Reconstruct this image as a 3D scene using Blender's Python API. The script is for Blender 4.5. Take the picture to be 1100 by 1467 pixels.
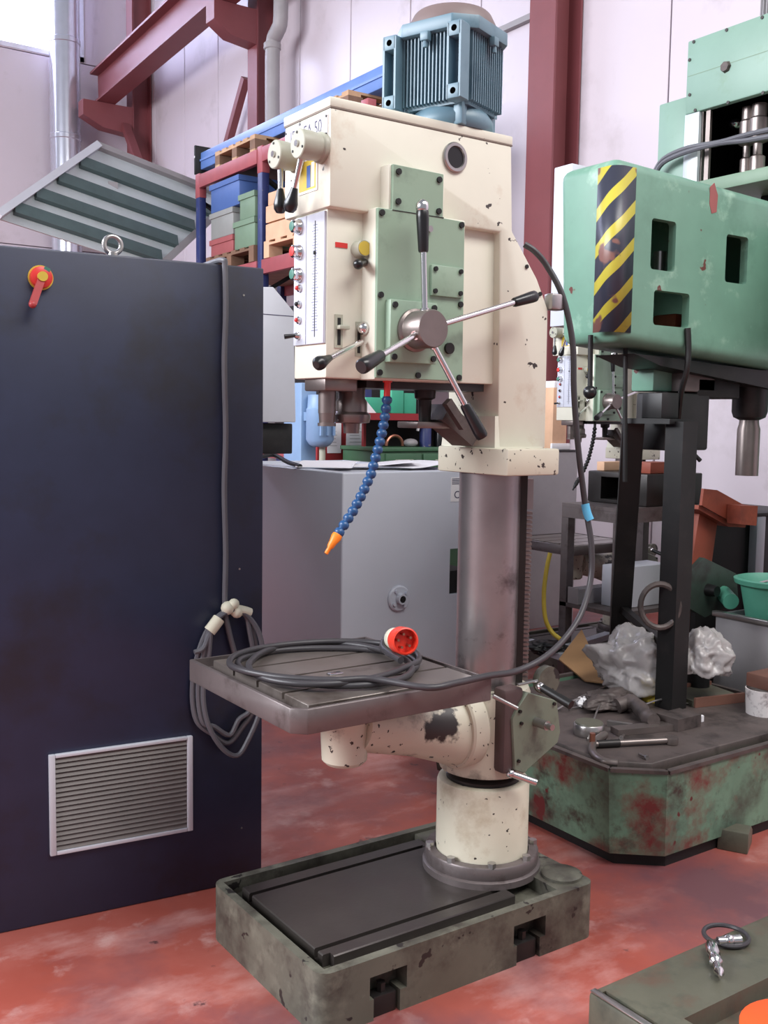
import bpy, bmesh, math, random
from mathutils import Vector, Matrix
random.seed(7)
for o in list(bpy.data.objects): bpy.data.objects.remove(o)
SC = bpy.context.scene
COL = SC.collection

# ------------------------------------------------------------------ camera
FPX, CX, CY, EYE = 1466.0, 550.0, 733.5, 1.45        # focal length in pixels of the 1100 x 1467 frame
PI, RO, AZ = math.radians(5.237), math.radians(.84), math.radians(55.36)
F = Vector((math.cos(AZ)*math.cos(PI), math.sin(AZ)*math.cos(PI), -math.sin(PI)))
R0 = Vector((math.sin(AZ), -math.cos(AZ), 0)); U0 = R0.cross(F)
R = R0*math.cos(RO) + U0*math.sin(RO); U = -R0*math.sin(RO) + U0*math.cos(RO)
C = Vector((0, 0, EYE))
cam = bpy.data.cameras.new('camera'); co = bpy.data.objects.new('camera', cam); COL.objects.link(co)
cam.sensor_fit = 'VERTICAL'; cam.sensor_height = 36.0; cam.lens = FPX*36.0/1467.0
cam.clip_start = .05; cam.clip_end = 200
m = Matrix((R, U, -F)).transposed().to_4x4(); m.translation = C; co.matrix_world = m
SC.camera = co

# ------------------------------------------------------------------ world and big lights
w = bpy.data.worlds.new('world'); SC.world = w; w.use_nodes = True
bg = w.node_tree.nodes['Background']; bg.inputs[0].default_value = (.86, .89, 1.0, 1); bg.inputs[1].default_value = .33
def area(name, loc, look, sx, sy, power, col):
    l = bpy.data.lights.new(name, 'AREA'); l.shape = 'RECTANGLE'; l.size = sx; l.size_y = sy; l.energy = power; l.color = col
    o = bpy.data.objects.new(name, l); COL.objects.link(o); o.location = loc
    o.rotation_euler = (Vector(look)-Vector(loc)).to_track_quat('-Z', 'Y').to_euler(); return o
area('assumed_window_light', (-6.5, 5.5, 5.2), (2.0, 4.0, 1.2), 9.0, 3.0, 1600, (.92, .94, 1.0))  # lamp standing in for assumed windows on the left; no window is built here
area('added_overhead_fill', (3.0, -2.0, 7.2), (2.2, 2.5, 0.6), 6.0, 2.5, 430, (1.0, .98, .95))  # added fill lamp for the side faces
SC.view_settings.view_transform = 'Standard'; SC.view_settings.look = 'None'
SC.view_settings.gamma = 1.0; SC.view_settings.use_curve_mapping = False
SC.view_settings.exposure = 0.35

# ------------------------------------------------------------------ placement helpers: a sight line met with a real plane
def ray(x, y): return F + R*((x-CX)/FPX) + U*((CY-y)/FPX)
def P(x, y, ax, v):
    d = ray(x, y); i = 'xyz'.index(ax); return C + d*((v-C[i])/d[i])
def D(x, y, Z): return C + ray(x, y)*Z
def zat(pt, y):                                        # height of image row y above ground point pt
    # solve along the vertical through pt
    a = Vector((pt[0], pt[1], 0)) - C
    k = (CY-y)/FPX
    return (k*a.dot(F) - a.dot(U)) / (U.z - k*F.z)
def pbox(xn, xl, xr, yt, yb, Z, sx=None, sy=None):
    """axis-aligned box: near upright edge at column xn, depth Z; xl/xr end its two visible faces"""
    n = D(xn, (yt+yb)/2, Z); ym = (yt+yb)/2
    x1 = n.x+sx if sx else P(xr, ym, 'y', n.y).x
    y1 = n.y+sy if sy else P(xl, ym, 'x', n.x).y
    return [n.x, x1, n.y, y1, zat(n, yb), zat(n, yt)]

# ------------------------------------------------------------------ mesh helpers
class MB:
    def __init__(s, T=None): s.bm = bmesh.new(); s.T = T
    def _add(s, t, M=None):
        if M is not None: bmesh.ops.transform(t, matrix=M, verts=t.verts)
        if s.T is not None: bmesh.ops.transform(t, matrix=s.T, verts=t.verts)
        me = bpy.data.meshes.new('tmp'); t.to_mesh(me); t.free(); s.bm.from_mesh(me); bpy.data.meshes.remove(me); return s
    def box(s, x0, x1, y0, y1, z0, z1, bev=0, seg=2, M=None, vert=False):
        t = bmesh.new(); bmesh.ops.create_cube(t, size=1)
        for v in t.verts:
            v.co = Vector(((x0+x1)/2+v.co.x*(x1-x0), (y0+y1)/2+v.co.y*(y1-y0), (z0+z1)/2+v.co.z*(z1-z0)))
        if bev:
            es = [e for e in t.edges if not vert or abs(e.verts[0].co.z-e.verts[1].co.z) > 1e-6]
            bmesh.ops.bevel(t, geom=es, offset=bev, segments=seg, profile=.5, affect='EDGES')
        return s._add(t, M)
    def prism(s, pts, ax, a0, a1, bev=0, seg=2, M=None):
        """polygon in the plane normal to ax (other two coordinates in x,y,z order), from a0 to a1"""
        t = bmesh.new()
        def mk(p, a):
            return {'x': (a, p[0], p[1]), 'y': (p[0], a, p[1]), 'z': (p[0], p[1], a)}[ax]
        va = [t.verts.new(mk(p, a0)) for p in pts]; vb = [t.verts.new(mk(p, a1)) for p in pts]
        t.faces.new(va); t.faces.new(vb)
        for i in range(len(pts)):
            j = (i+1) % len(pts); t.faces.new((va[i], va[j], vb[j], vb[i]))
        bmesh.ops.recalc_face_normals(t, faces=t.faces)
        if bev: bmesh.ops.bevel(t, geom=t.edges[:], offset=bev, segments=seg, profile=.5, affect='EDGES')
        return s._add(t, M)
    def hull(s, low, high):
        """loft between two point rings of equal length"""
        t = bmesh.new(); va = [t.verts.new(p) for p in low]; vb = [t.verts.new(p) for p in high]
        t.faces.new(va); t.faces.new(vb); n = len(va)
        for i in range(n): t.faces.new((va[i], va[(i+1) % n], vb[(i+1) % n], vb[i]))
        bmesh.ops.recalc_face_normals(t, faces=t.faces)
        return s._add(t)
    def cyl(s, p0, p1, r0, r1=None, n=24):
        p0 = Vector(p0); p1 = Vector(p1); r1 = r0 if r1 is None else r1
        L = (p1-p0).length
        return s.lathe([(0, 0), (r0, 0), (r1, L), (0, L)], p0, p1-p0, n)
    def lathe(s, prof, c=(0, 0, 0), ax=(0, 0, 1), n=32):
        t = bmesh.new(); rings = []
        for r, z in prof:
            if r < 1e-6: rings.append([t.verts.new((0, 0, z))])
            else: rings.append([t.verts.new((r*math.cos(2*math.pi*k/n), r*math.sin(2*math.pi*k/n), z)) for k in range(n)])
        for a, b in zip(rings, rings[1:]):
            if len(a) == 1 and len(b) == 1: continue
            for k in range(n):
                l = (k+1) % n
                if len(a) == 1: t.faces.new((a[0], b[k], b[l]))
                elif len(b) == 1: t.faces.new((a[k], a[l], b[0]))
                else: t.faces.new((a[k], a[l], b[l], b[k]))
        bmesh.ops.recalc_face_normals(t, faces=t.faces)
        q = Vector(ax).to_track_quat('Z', 'Y').to_matrix().to_4x4()
        return s._add(t, Matrix.Translation(Vector(c)) @ q)
    def tube(s, pts, r, n=8, sub=6, closed=False):
        pts = [Vector(p) for p in pts]
        if sub > 1 and len(pts) > 2:
            out = []; N = len(pts)
            for i in range(N if closed else N-1):
                g = (lambda k: pts[k % N]) if closed else (lambda k: pts[max(0, min(N-1, k))])
                a, b, c, d = g(i-1), g(i), g(i+1), g(i+2)
                for k in range(sub):
                    u = k/sub
                    out.append(.5*((2*b)+(c-a)*u+(2*a-5*b+4*c-d)*u*u+(3*b-a-3*c+d)*u**3))
            if not closed: out.append(pts[-1])
            pts = out
        t = bmesh.new(); N = len(pts); rings = []; up = None
        for i, p in enumerate(pts):
            if closed: d = pts[(i+1) % N]-pts[i-1]
            else: d = pts[min(N-1, i+1)]-pts[max(0, i-1)]
            d.normalize()
            if up is None: up = d.orthogonal().normalized()
            up = (up - d*up.dot(d)).normalized(); sd = d.cross(up)
            rr = r[i*len(r)//N] if isinstance(r, (list, tuple)) else r
            rings.append([t.verts.new(p+(up*math.cos(2*math.pi*k/n)+sd*math.sin(2*math.pi*k/n))*rr) for k in range(n)])
        for i in range(N if closed else N-1):
            a, b = rings[i], rings[(i+1) % N]
            for k in range(n): t.faces.new((a[k], a[(k+1) % n], b[(k+1) % n], b[k]))
        if not closed: t.faces.new(rings[0]); t.faces.new(rings[-1])
        bmesh.ops.recalc_face_normals(t, faces=t.faces)
        return s._add(t)
    def sph(s, c, r, n=16, sz=(1, 1, 1)):
        t = bmesh.new(); bmesh.ops.create_uvsphere(t, u_segments=n, v_segments=max(6, n//2), radius=r)
        return s._add(t, Matrix.Translation(Vector(c)) @ Matrix.Diagonal((*sz, 1)))
    def beam(s, p0, p1, w_, h_, up=(0, 0, 1)):
        """rectangular bar from p0 to p1, w_ wide, h_ deep"""
        p0 = Vector(p0); p1 = Vector(p1); d = (p1-p0).normalized(); sd = d.cross(Vector(up))
        if sd.length < 1e-4: sd = d.cross(Vector((1, 0, 0)))
        sd.normalize(); u = sd.cross(d)
        ring = lambda p: [p+sd*a*w_/2+u*b*h_/2 for a, b in ((-1, -1), (1, -1), (1, 1), (-1, 1))]
        return s.hull(ring(p0), ring(p1))
    def build(s, name, mat, parent=None, ang=38):
        me = bpy.data.meshes.new(name); s.bm.to_mesh(me); s.bm.free()
        me.materials.append(MAT[mat] if isinstance(mat, str) else mat)
        o = bpy.data.objects.new(name, me); COL.objects.link(o)
        if parent is None:
            xs = [v.co for v in me.vertices]
            org = Vector(((min(v.x for v in xs)+max(v.x for v in xs))/2, (min(v.y for v in xs)+max(v.y for v in xs))/2, min(v.z for v in xs)))
        else: org = ORG[parent.name]
        me.transform(Matrix.Translation(-org)); ORG[o.name] = org
        if parent is None: o.location = org
        else: o.parent = parent
        sharpen(me, ang); return o
def sharpen(me, ang=38):
    me.shade_smooth(); me.set_sharp_from_angle(angle=math.radians(ang))
ORG = {}
def tag(o, label, cat, group=None, kind=None):
    if label: o['label'] = label
    if cat: o['category'] = cat
    if group: o['group'] = group
    if kind: o['kind'] = kind
    return o
def thing(name, label, cat, loc, group=None):
    o = bpy.data.objects.new(name, None); COL.objects.link(o); o.location = Vector(loc); o.empty_display_size = .05
    ORG[o.name] = Vector(loc); return tag(o, label, cat, group)
def structure(o): o['kind'] = 'structure'; return o
def cut(o, mb):
    """subtract the shapes collected in mb from mesh object o (world coordinates)"""
    me = bpy.data.meshes.new('cut'); mb.bm.to_mesh(me); mb.bm.free(); me.transform(Matrix.Translation(-ORG[o.name]))
    c = bpy.data.objects.new('cut', me); COL.objects.link(c)
    if o.parent: c.parent = o.parent
    else: c.location = o.location
    md = o.modifiers.new('b', 'BOOLEAN'); md.operation = 'DIFFERENCE'; md.object = c; md.solver = 'EXACT'
    try: md.use_self = True
    except Exception: pass
    bpy.context.view_layer.update()
    new = bpy.data.meshes.new_from_object(o.evaluated_get(bpy.context.evaluated_depsgraph_get()))
    o.modifiers.clear(); old = o.data; o.data = new; nm = old.name; bpy.data.meshes.remove(old); new.name = nm
    bpy.data.objects.remove(c); bpy.data.meshes.remove(me); sharpen(o.data); return o
def text(name, s, size, M, mat, parent, depth=.0004):
    cu = bpy.data.curves.new('t', 'FONT'); cu.body = s; cu.size = size; cu.extrude = depth; cu.align_x = 'CENTER'; cu.align_y = 'CENTER'
    t = bpy.data.objects.new('t', cu); COL.objects.link(t); bpy.context.view_layer.update()
    me = bpy.data.meshes.new_from_object(t.evaluated_get(bpy.context.evaluated_depsgraph_get()))
    bpy.data.objects.remove(t); bpy.data.curves.remove(cu)
    me.transform(Matrix.Translation(-ORG[parent.name]) @ M); me.materials.clear(); me.materials.append(MAT[mat])
    o = bpy.data.objects.new(name, me); COL.objects.link(o); o.parent = parent; ORG[o.name] = ORG[parent.name]; return o

# ------------------------------------------------------------------ materials
MAT = {}
def lin(c):
    f = lambda v: (v/12.92 if v <= .04045 else ((v+.055)/1.055)**2.4)
    return tuple(f(v/255) for v in c)+(1,)
def mat(name, col, rough=.5, metal=0., var=.08, scale=6., chips=None, dirt=None, bump=0., bscale=60., emit=0., coat=0.):
    """procedural paint / metal: base colour with mottling, optional dirt clouds and chips through the paint"""
    m = bpy.data.materials.new(name); m.use_nodes = True; nt = m.node_tree; N = nt.nodes; L = nt.links
    b = N['Principled BSDF']; b.inputs['Roughness'].default_value = rough; b.inputs['Metallic'].default_value = metal
    if coat: b.inputs['Coat Weight'].default_value = coat; b.inputs['Coat Roughness'].default_value = .25
    tc = N.new('ShaderNodeTexCoord')
    def noise(sc, det=4, rgh=.6, off=0):
        n = N.new('ShaderNodeTexNoise'); n.inputs['Scale'].default_value = sc; n.inputs['Detail'].default_value = det
        n.inputs['Roughness'].default_value = rgh
        mp = N.new('ShaderNodeMapping'); mp.inputs['Location'].default_value = (off, off*.7, off*1.3)
        L.new(tc.outputs['Object'], mp.inputs['Vector']); L.new(mp.outputs['Vector'], n.inputs['Vector']); return n.outputs['Fac']
    def ramp(fac, a, b_):
        r = N.new('ShaderNodeValToRGB'); r.color_ramp.elements[0].position = a; r.color_ramp.elements[1].position = b_
        L.new(fac, r.inputs['Fac']); return r.outputs['Color']
    def mix(fac, a, b_):
        x = N.new('ShaderNodeMix'); x.data_type = 'RGBA'
        L.new(fac, x.inputs[0])
        for i, v in ((6, a), (7, b_)):
            if isinstance(v, tuple): x.inputs[i].default_value = v
            else: L.new(v, x.inputs[i])
        return x.outputs[2]
    c = lin(col); c0 = tuple(max(0, v*(1-var)) for v in c[:3])+(1,); c1 = tuple(min(1, v*(1+var)) for v in c[:3])+(1,)
    cur = mix(ramp(noise(scale), .3, .7), c0, c1)
    for k, (dc, amt, sc) in enumerate(dirt or []):
        cur = mix(ramp(noise(sc, 6, .65, 3.1+k*5.3), .62-amt*.35, .74-amt*.2), cur, lin(dc))
    for k, (dc, amt, sc) in enumerate(chips or []):
        t = .72-amt; cur = mix(ramp(noise(sc, 3, .55, 11.7+k*4.1), t, t+.015), cur, lin(dc))
    L.new(cur, b.inputs['Base Color'])
    if bump:
        bp = N.new('ShaderNodeBump'); bp.inputs['Strength'].default_value = bump; bp.inputs['Distance'].default_value = .002
        L.new(noise(bscale), bp.inputs['Height']); L.new(bp.outputs['Normal'], b.inputs['Normal'])
    if emit:
        b.inputs['Emission Color'].default_value = c; b.inputs['Emission Strength'].default_value = emit
    MAT[name] = m; return m
CH = (52, 44, 40)
mat('cream', (214, 212, 196), .42, var=.03, dirt=[((196, 182, 162), .12, 5)], chips=[(CH, .035, 26)])
mat('cream_clean', (214, 212, 196), .42, var=.03, dirt=[((206, 192, 172), .1, 4)])
mat('cream_worn', (200, 195, 176), .42, var=.04, dirt=[((66, 56, 52), .22, 5)], chips=[(CH, .075, 46)])
mat('cream_low', (208, 202, 182), .42, var=.04, dirt=[((178, 164, 140), .2, 5)], chips=[(CH, .04, 40)])
mat('vent_slat', (112, 105, 102), .5, var=.1)
mat('seam', (120, 108, 98), .6)
mat('green_plate', (140, 163, 142), .42, var=.05, dirt=[((120, 140, 122), .2, 6)])
mat('machine_green', (108, 148, 129), .4, var=.09, scale=4, dirt=[((96, 134, 116), .25, 3), ((146, 180, 160), .12, 6)], chips=[((98, 52, 46), .01, 9)])
mat('machine_green_pale', (126, 156, 141), .45, var=.05, scale=4, dirt=[((120, 150, 130), .12, 7)])
mat('tank_green', (104, 138, 116), .5, var=.15, scale=5, dirt=[((62, 66, 58), .45, 3.2), ((110, 46, 44), .32, 4.5), ((58, 52, 46), .2, 9)], chips=[((96, 40, 40), .09, 7)])
mat('base_grey', (92, 91, 80), .5, var=.12, dirt=[((52, 46, 41), .42, 5), ((112, 111, 98), .2, 9)], chips=[((38, 34, 32), .07, 16)])
mat('oily_steel', (64, 59, 56), .33, metal=.35, var=.15, dirt=[((62, 55, 54), .35, 6)], bump=.15)
mat('table_steel', (120, 111, 106), .32, metal=.4, var=.12, dirt=[((88, 78, 72), .3, 7)], bump=.1)
mat('table_side', (108, 99, 98), .42, metal=.4, var=.15, dirt=[((80, 70, 68), .3, 9)])
mat('column_steel', (152, 145, 145), .33, metal=.8, var=.12, dirt=[((92, 84, 84), .25, 6)])
mat('dark_steel', (50, 47, 46), .42, metal=.6, var=.2)
mat('steel', (176, 172, 170), .28, metal=.9, var=.08)
mat('bright_steel', (214, 212, 212), .16, metal=1., var=.04)
mat('alu', (200, 203, 214), .35, metal=.25, var=.03)
mat('black_plastic', (24, 24, 26), .28, var=.15)
mat('black', (15, 14, 15), .6, var=.2)
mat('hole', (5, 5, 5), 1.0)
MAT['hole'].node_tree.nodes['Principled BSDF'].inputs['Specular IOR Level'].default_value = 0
mat('black_oily', (15, 14, 14), .48, var=.3, dirt=[((32, 28, 27), .25, 9)])
mat('guard_green', (50, 64, 56), .5, var=.15, dirt=[((40, 40, 36), .3, 8)])
mat('cable_black', (58, 55, 58), .42, var=.15)
mat('cable_grey', (92, 92, 98), .5, var=.1)
mat('rubber', (30, 29, 30), .6)
mat('motor_blue', (98, 126, 140), .42, var=.08, dirt=[((78, 106, 122), .25, 9)])
mat('motor_cap', (112, 96, 94), .5, var=.12)
mat('navy', (36, 42, 66), .42, var=.10, scale=9, dirt=[((32, 33, 46), .3, 3)])
mat('hose_blue', (34, 76, 122), .35, var=.1)
mat('orange', (238, 130, 34), .4)
mat('red', (206, 52, 48), .38, var=.06)
mat('plug_red', (226, 62, 42), .4, var=.06)
mat('dull_red', (170, 60, 62), .45, var=.08)
mat('green_cap', (70, 120, 106), .35)
mat('yellow', (204, 178, 66), .45, var=.08)
mat('tape', (216, 212, 190), .55, var=.06)
mat('white', (232, 230, 232), .5, var=.02)
mat('paper', (238, 236, 240), .7, var=.03)
mat('ink', (70, 66, 92), .6)
mat('scale_ink', (92, 92, 132), .6)
mat('enclosure', (198, 201, 211), .34, var=.03, scale=2)
mat('pale_grey', (196, 198, 206), .4, var=.03)
mat('grey_sheet', (150, 146, 148), .5, var=.06)
mat('bench_green', (66, 104, 76), .45, var=.08)
mat('teal', (58, 160, 128), .45, var=.06)
mat('panel_red', (140, 32, 38), .55, var=.08)
mat('light_blue', (120, 148, 182), .42, var=.06)
mat('rack_blue', (44, 54, 104), .45, var=.12, chips=[((120, 110, 110), .04, 30)])
mat('beam_blue', (96, 128, 190), .4, var=.08)
mat('rack_red', (156, 78, 84), .48, var=.1)
mat('steel_red', (122, 64, 68), .5, var=.08, scale=2)
mat('galvanised', (196, 204, 206), .36, metal=.25, var=.08, scale=3)
mat('gal_rib', (86, 104, 104), .45, metal=.3, var=.1)
mat('duct', (206, 208, 220), .22, metal=.7, var=.05)
mat('wood', (188, 152, 118), .7, var=.14, dirt=[((150, 112, 84), .2, 6)])
mat('wood_pale', (214, 172, 140), .7, var=.1)
mat('wood_dark', (120, 92, 74), .75, var=.15)
mat('cardboard', (172, 132, 92), .75, var=.08)
mat('crate_blue', (70, 98, 156), .45, var=.06)
mat('crate_grey', (140, 142, 140), .5, var=.06)
mat('crate_green', (112, 136, 114), .5, var=.06)
mat('crate_red', (156, 86, 88), .5, var=.06)
mat('gear_green', (112, 120, 104), .45, var=.08, dirt=[((86, 88, 78), .25, 8)])
mat('maroon', (84, 66, 65), .5, var=.15)
mat('rust', (138, 64, 44), .6, var=.16, dirt=[((116, 50, 34), .3, 7)])
mat('brown', (110, 74, 62), .6, var=.12)
mat('bucket_green', (86, 158, 134), .45, var=.06)
mat('plastic_bag', (214, 208, 206), .24, var=.06, scale=14, bump=1.0, bscale=34)
MAT['plastic_bag'].node_tree.nodes['Principled BSDF'].inputs['Transmission Weight'].default_value = .55
mat('primer', (150, 84, 82), .5, var=.1)
mat('slab', (88, 87, 74), .45, var=.14, dirt=[((92, 70, 58), .32, 5), ((70, 72, 62), .3, 8)], bump=.2)
mat('tool_steel', (128, 118, 114), .36, metal=.75, var=.15)
mat('grime', (86, 76, 73), .55, metal=.2, var=.22, dirt=[((52, 46, 44), .35, 8)], bump=.2)
mat('orange_red', (236, 84, 36), .45)
mat('copper', (168, 112, 92), .3, metal=.8)
mat('window_sky', (226, 234, 255), .5, emit=7.)
mat('frame_white', (214, 214, 224), .45)
mat('wall_panel', (206, 196, 204), .35, var=.02, scale=1.2, dirt=[((192, 182, 188), .15, 1.5)])
mat('wall_gap', (150, 142, 150), .6)

def stained(name, src, point, radius, col):
    """copy of a paint with one ragged grease stain at a fixed point of the part"""
    m = MAT[src].copy(); m.name = name; N = m.node_tree.nodes; L = m.node_tree.links; b = N['Principled BSDF']
    old = b.inputs['Base Color'].links[0].from_socket
    tc = N.new('ShaderNodeTexCoord'); d = N.new('ShaderNodeVectorMath'); d.operation = 'DISTANCE'; d.inputs[1].default_value = point
    L.new(tc.outputs['Object'], d.inputs[0])
    n = N.new('ShaderNodeTexNoise'); n.inputs['Scale'].default_value = 22; n.inputs['Detail'].default_value = 6; L.new(tc.outputs['Object'], n.inputs['Vector'])
    k = N.new('ShaderNodeMath'); k.operation = 'MULTIPLY_ADD'; k.inputs[1].default_value = .16; L.new(n.outputs['Fac'], k.inputs[0]); L.new(d.outputs['Value'], k.inputs[2])
    r = N.new('ShaderNodeMapRange'); r.inputs[1].default_value = radius+.08; r.inputs[2].default_value = radius+.095; r.inputs[3].default_value = 1; r.inputs[4].default_value = 0; L.new(k.outputs[0], r.inputs[0])
    x = N.new('ShaderNodeMix'); x.data_type = 'RGBA'; L.new(r.outputs[0], x.inputs[0]); L.new(old, x.inputs[6]); x.inputs[7].default_value = lin(col); L.new(x.outputs[2], b.inputs['Base Color'])
    MAT[name] = m

# floor: worn red paint, pinkish scuffs, dark oil clouds
def floor_mat():
    m = bpy.data.materials.new('floor_paint'); m.use_nodes = True; nt = m.node_tree; N = nt.nodes; L = nt.links; b = N['Principled BSDF']
    tc = N.new('ShaderNodeTexCoord')
    def noise(sc, det, off, st=(1, 1, 1)):
        mp = N.new('ShaderNodeMapping'); mp.inputs['Location'].default_value = (off, off*1.7, 0); mp.inputs['Scale'].default_value = st
        n = N.new('ShaderNodeTexNoise'); n.inputs['Scale'].default_value = sc; n.inputs['Detail'].default_value = det; n.inputs['Roughness'].default_value = .62
        L.new(tc.outputs['Object'], mp.inputs[0]); L.new(mp.outputs[0], n.inputs['Vector']); return n.outputs['Fac']
    def ramp(f, a, b_):
        r = N.new('ShaderNodeValToRGB'); r.color_ramp.elements[0].position = a; r.color_ramp.elements[1].position = b_; L.new(f, r.inputs[0]); return r.outputs[0]
    def mix(f, a, c):
        x = N.new('ShaderNodeMix'); x.data_type = 'RGBA'; L.new(f, x.inputs[0])
        for i, v in ((6, a), (7, c)):
            if isinstance(v, tuple): x.inputs[i].default_value = v
            else: L.new(v, x.inputs[i])
        return x.outputs[2]
    c = mix(ramp(noise(1.6, 5, 0), .35, .68), lin((150, 72, 60)), lin((168, 94, 84)))
    c = mix(ramp(noise(2.6, 8, 4.0, (1.0, 1.8, 1)), .49, .70), c, lin((188, 138, 132)))
    c = mix(ramp(noise(5.5, 8, 9.0), .58, .78), c, lin((202, 166, 160)))
    c = mix(ramp(noise(1.3, 6, 15.0), .46, .66), c, lin((108, 70, 76)))
    c = mix(ramp(noise(9, 5, 21.0), .66, .72), c, lin((84, 52, 54)))
    L.new(c, b.inputs['Base Color'])
    r = N.new('ShaderNodeMapRange'); r.inputs[3].default_value = .28; r.inputs[4].default_value = .55
    L.new(noise(3, 5, 30), r.inputs[0]); L.new(r.outputs[0], b.inputs['Roughness'])
    bp = N.new('ShaderNodeBump'); bp.inputs['Strength'].default_value = .08; L.new(noise(40, 4, 2), bp.inputs['Height']); L.new(bp.outputs[0], b.inputs['Normal'])
    MAT['floor_paint'] = m
floor_mat()
def hazard_mat():
    m = bpy.data.materials.new('hazard'); m.use_nodes = True; nt = m.node_tree; N = nt.nodes; L = nt.links; b = N['Principled BSDF']
    uv = N.new('ShaderNodeUVMap'); sx = N.new('ShaderNodeSeparateXYZ'); L.new(uv.outputs[0], sx.inputs[0])
    a = N.new('ShaderNodeMath'); a.operation = 'MULTIPLY_ADD'; a.inputs[1].default_value = -.95; L.new(sx.outputs[0], a.inputs[0]); L.new(sx.outputs[1], a.inputs[2])
    d = N.new('ShaderNodeMath'); d.operation = 'MULTIPLY'; d.inputs[1].default_value = 1/.135; L.new(a.outputs[0], d.inputs[0])
    fr = N.new('ShaderNodeMath'); fr.operation = 'FRACT'; L.new(d.outputs[0], fr.inputs[0])
    lt = N.new('ShaderNodeMath'); lt.operation = 'LESS_THAN'; lt.inputs[1].default_value = .36; L.new(fr.outputs[0], lt.inputs[0])
    x = N.new('ShaderNodeMix'); x.data_type = 'RGBA'; L.new(lt.outputs[0], x.inputs[0]); x.inputs[6].default_value = lin((52, 54, 66)); x.inputs[7].default_value = lin((186, 174, 66))
    tc = N.new('ShaderNodeTexCoord'); n = N.new('ShaderNodeTexNoise'); n.inputs['Scale'].default_value = 11; L.new(tc.outputs['Object'], n.inputs['Vector'])
    r = N.new('ShaderNodeValToRGB'); r.color_ramp.elements[0].position = .64; r.color_ramp.elements[1].position = .68; L.new(n.outputs['Fac'], r.inputs[0])
    y = N.new('ShaderNodeMix'); y.data_type = 'RGBA'; L.new(r.outputs[0], y.inputs[0]); L.new(x.outputs[2], y.inputs[6]); y.inputs[7].default_value = lin((122, 84, 76))
    L.new(y.outputs[2], b.inputs['Base Color']); b.inputs['Roughness'].default_value = .35; MAT['hazard'] = m
hazard_mat()
# ================================================================== THE SETTING
XW, YL = 6.2, 16.3
structure(MB().box(-7, XW+.3, -7, YL+.3, -.12, 0).build('floor', 'floor_paint'))
# back wall of upright panels
wb = structure(MB().box(XW+.03, XW+.25, -7, YL+.3, 0, 9).build('wall_back', 'wall_gap'))
yy = YL
k = 0
while yy > -6:
    MB().box(XW-.03, XW+.03, yy-1.095, yy-.008, 0, 8.9, bev=.006, seg=1).build('panel', 'wall_panel', wb); yy -= 1.1
wl = structure(MB().box(-7, XW+.03, YL+.03, YL+.25, 0, 9).build('wall_left', 'wall_gap'))
zs = P(36, 75, 'y', YL).z
for z0, z1 in ((0, 2.0), (2.0, 4.0), (4.0, zs), (zs, 9.0)):
    for x0, x1 in ((-7, -2.6), (-2.6, 1.8), (1.8, XW-.03)):
        if z0 >= zs and x1 < 5: continue
        MB().box(x0+.006, x1-.006, YL-.03, YL+.03, z0+.006, z1-.006, bev=.005, seg=1).build('panel', 'wall_panel', wl)
# bright window band high in the left wall
xwin = P(112, 40, 'y', YL).x
w1 = MB().box(-7, xwin+.07, YL-.05, YL+.0, zs+.02, zs+.09).box(-7, xwin+.07, YL-.05, YL, 8.6, 8.7).box(xwin, xwin+.07, YL-.05, YL, zs+.02, 8.7).build('window_1', 'frame_white'); structure(w1)
xx = xwin
while xx > -7:
    MB().box(max(-7, xx-1.6), xx-.03, YL-.03, YL-.01, zs+.09, 8.6).build('pane', 'window_sky', w1); xx -= 1.63
MB().box(xwin+.07, 1.8-.006, YL-.03, YL+.03, zs+.006, 9).build('panel', 'wall_panel', wl) if xwin+.07 < 1.79 else None

# steel columns of the hall (H sections, web along X)
def hcol(px, xs, label, top=8.9, wdt=.24, dep=.30):
    yc_ = P(px, 200, 'x', xs).y
    r = thing('steel_column', label, 'steel column', (xs+dep/2, yc_, 0), 'hall columns')
    MB().box(xs, xs+.02, yc_-wdt/2, yc_+wdt/2, 0, top).build('flange', 'steel_red', r)
    MB().box(xs+dep-.02, xs+dep, yc_-wdt/2, yc_+wdt/2, 0, top).build('flange', 'steel_red', r)
    MB().box(xs+.02, xs+dep-.02, yc_-.012, yc_+.012, 0, top).build('web', 'steel_red', r)
    MB().box(xs-.06, xs+dep+.02, yc_-wdt/2-.05, yc_+wdt/2+.05, 0, .025).build('foot_plate', 'steel_red', r)
    return r, yc_
XS = XW-.34
c1, y1 = hcol(772, XS, 'dark red steel column standing right behind the blue motor', wdt=.30, dep=.30)
c2, y2 = hcol(361, XS, 'red steel column beside the grey drain pipe, carrying the crane beam')
c3, y3 = hcol(186, XS, 'farthest red steel column in the corner by the silver duct')
# haunches carrying the crane runway beam
zb = P(165, 134, 'x', XS-.45).z
zb2 = zb+.19
for r, yc_, zz, ln in ((c2, y2, zb2, .55), (c3, y3, zb, .75)):
    MB().prism([(XS-ln, zz), (XS, zz), (XS, zz-.40), (XS-ln*.6, zz-.36), (XS-ln, zz-.22)], 'y', yc_-.11, yc_+.11).build('bracket', 'steel_red', r)
rb = thing('crane_beam', 'long red crane runway beam carried high on column brackets', 'steel beam', (XS-.4, (y1+y3)/2, zb))
sl_ = (zb2-zb)/(y3-y2); pa = lambda y, dz: Vector((XS-.40, y, zb+(y3-y)*sl_+dz))
for nm, d0, wd, hh in (('bottom_flange', .015, .28, .03), ('top_flange', .485, .28, .03), ('web', .25, .03, .44)):
    MB().beam(pa(y3+.2, d0), pa(7.0, d0), wd, hh).build(nm, 'steel_red', rb)
a = P(352, 112, 'x', XS+.15); b = P(310, 265, 'x', XS+.15)
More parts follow.
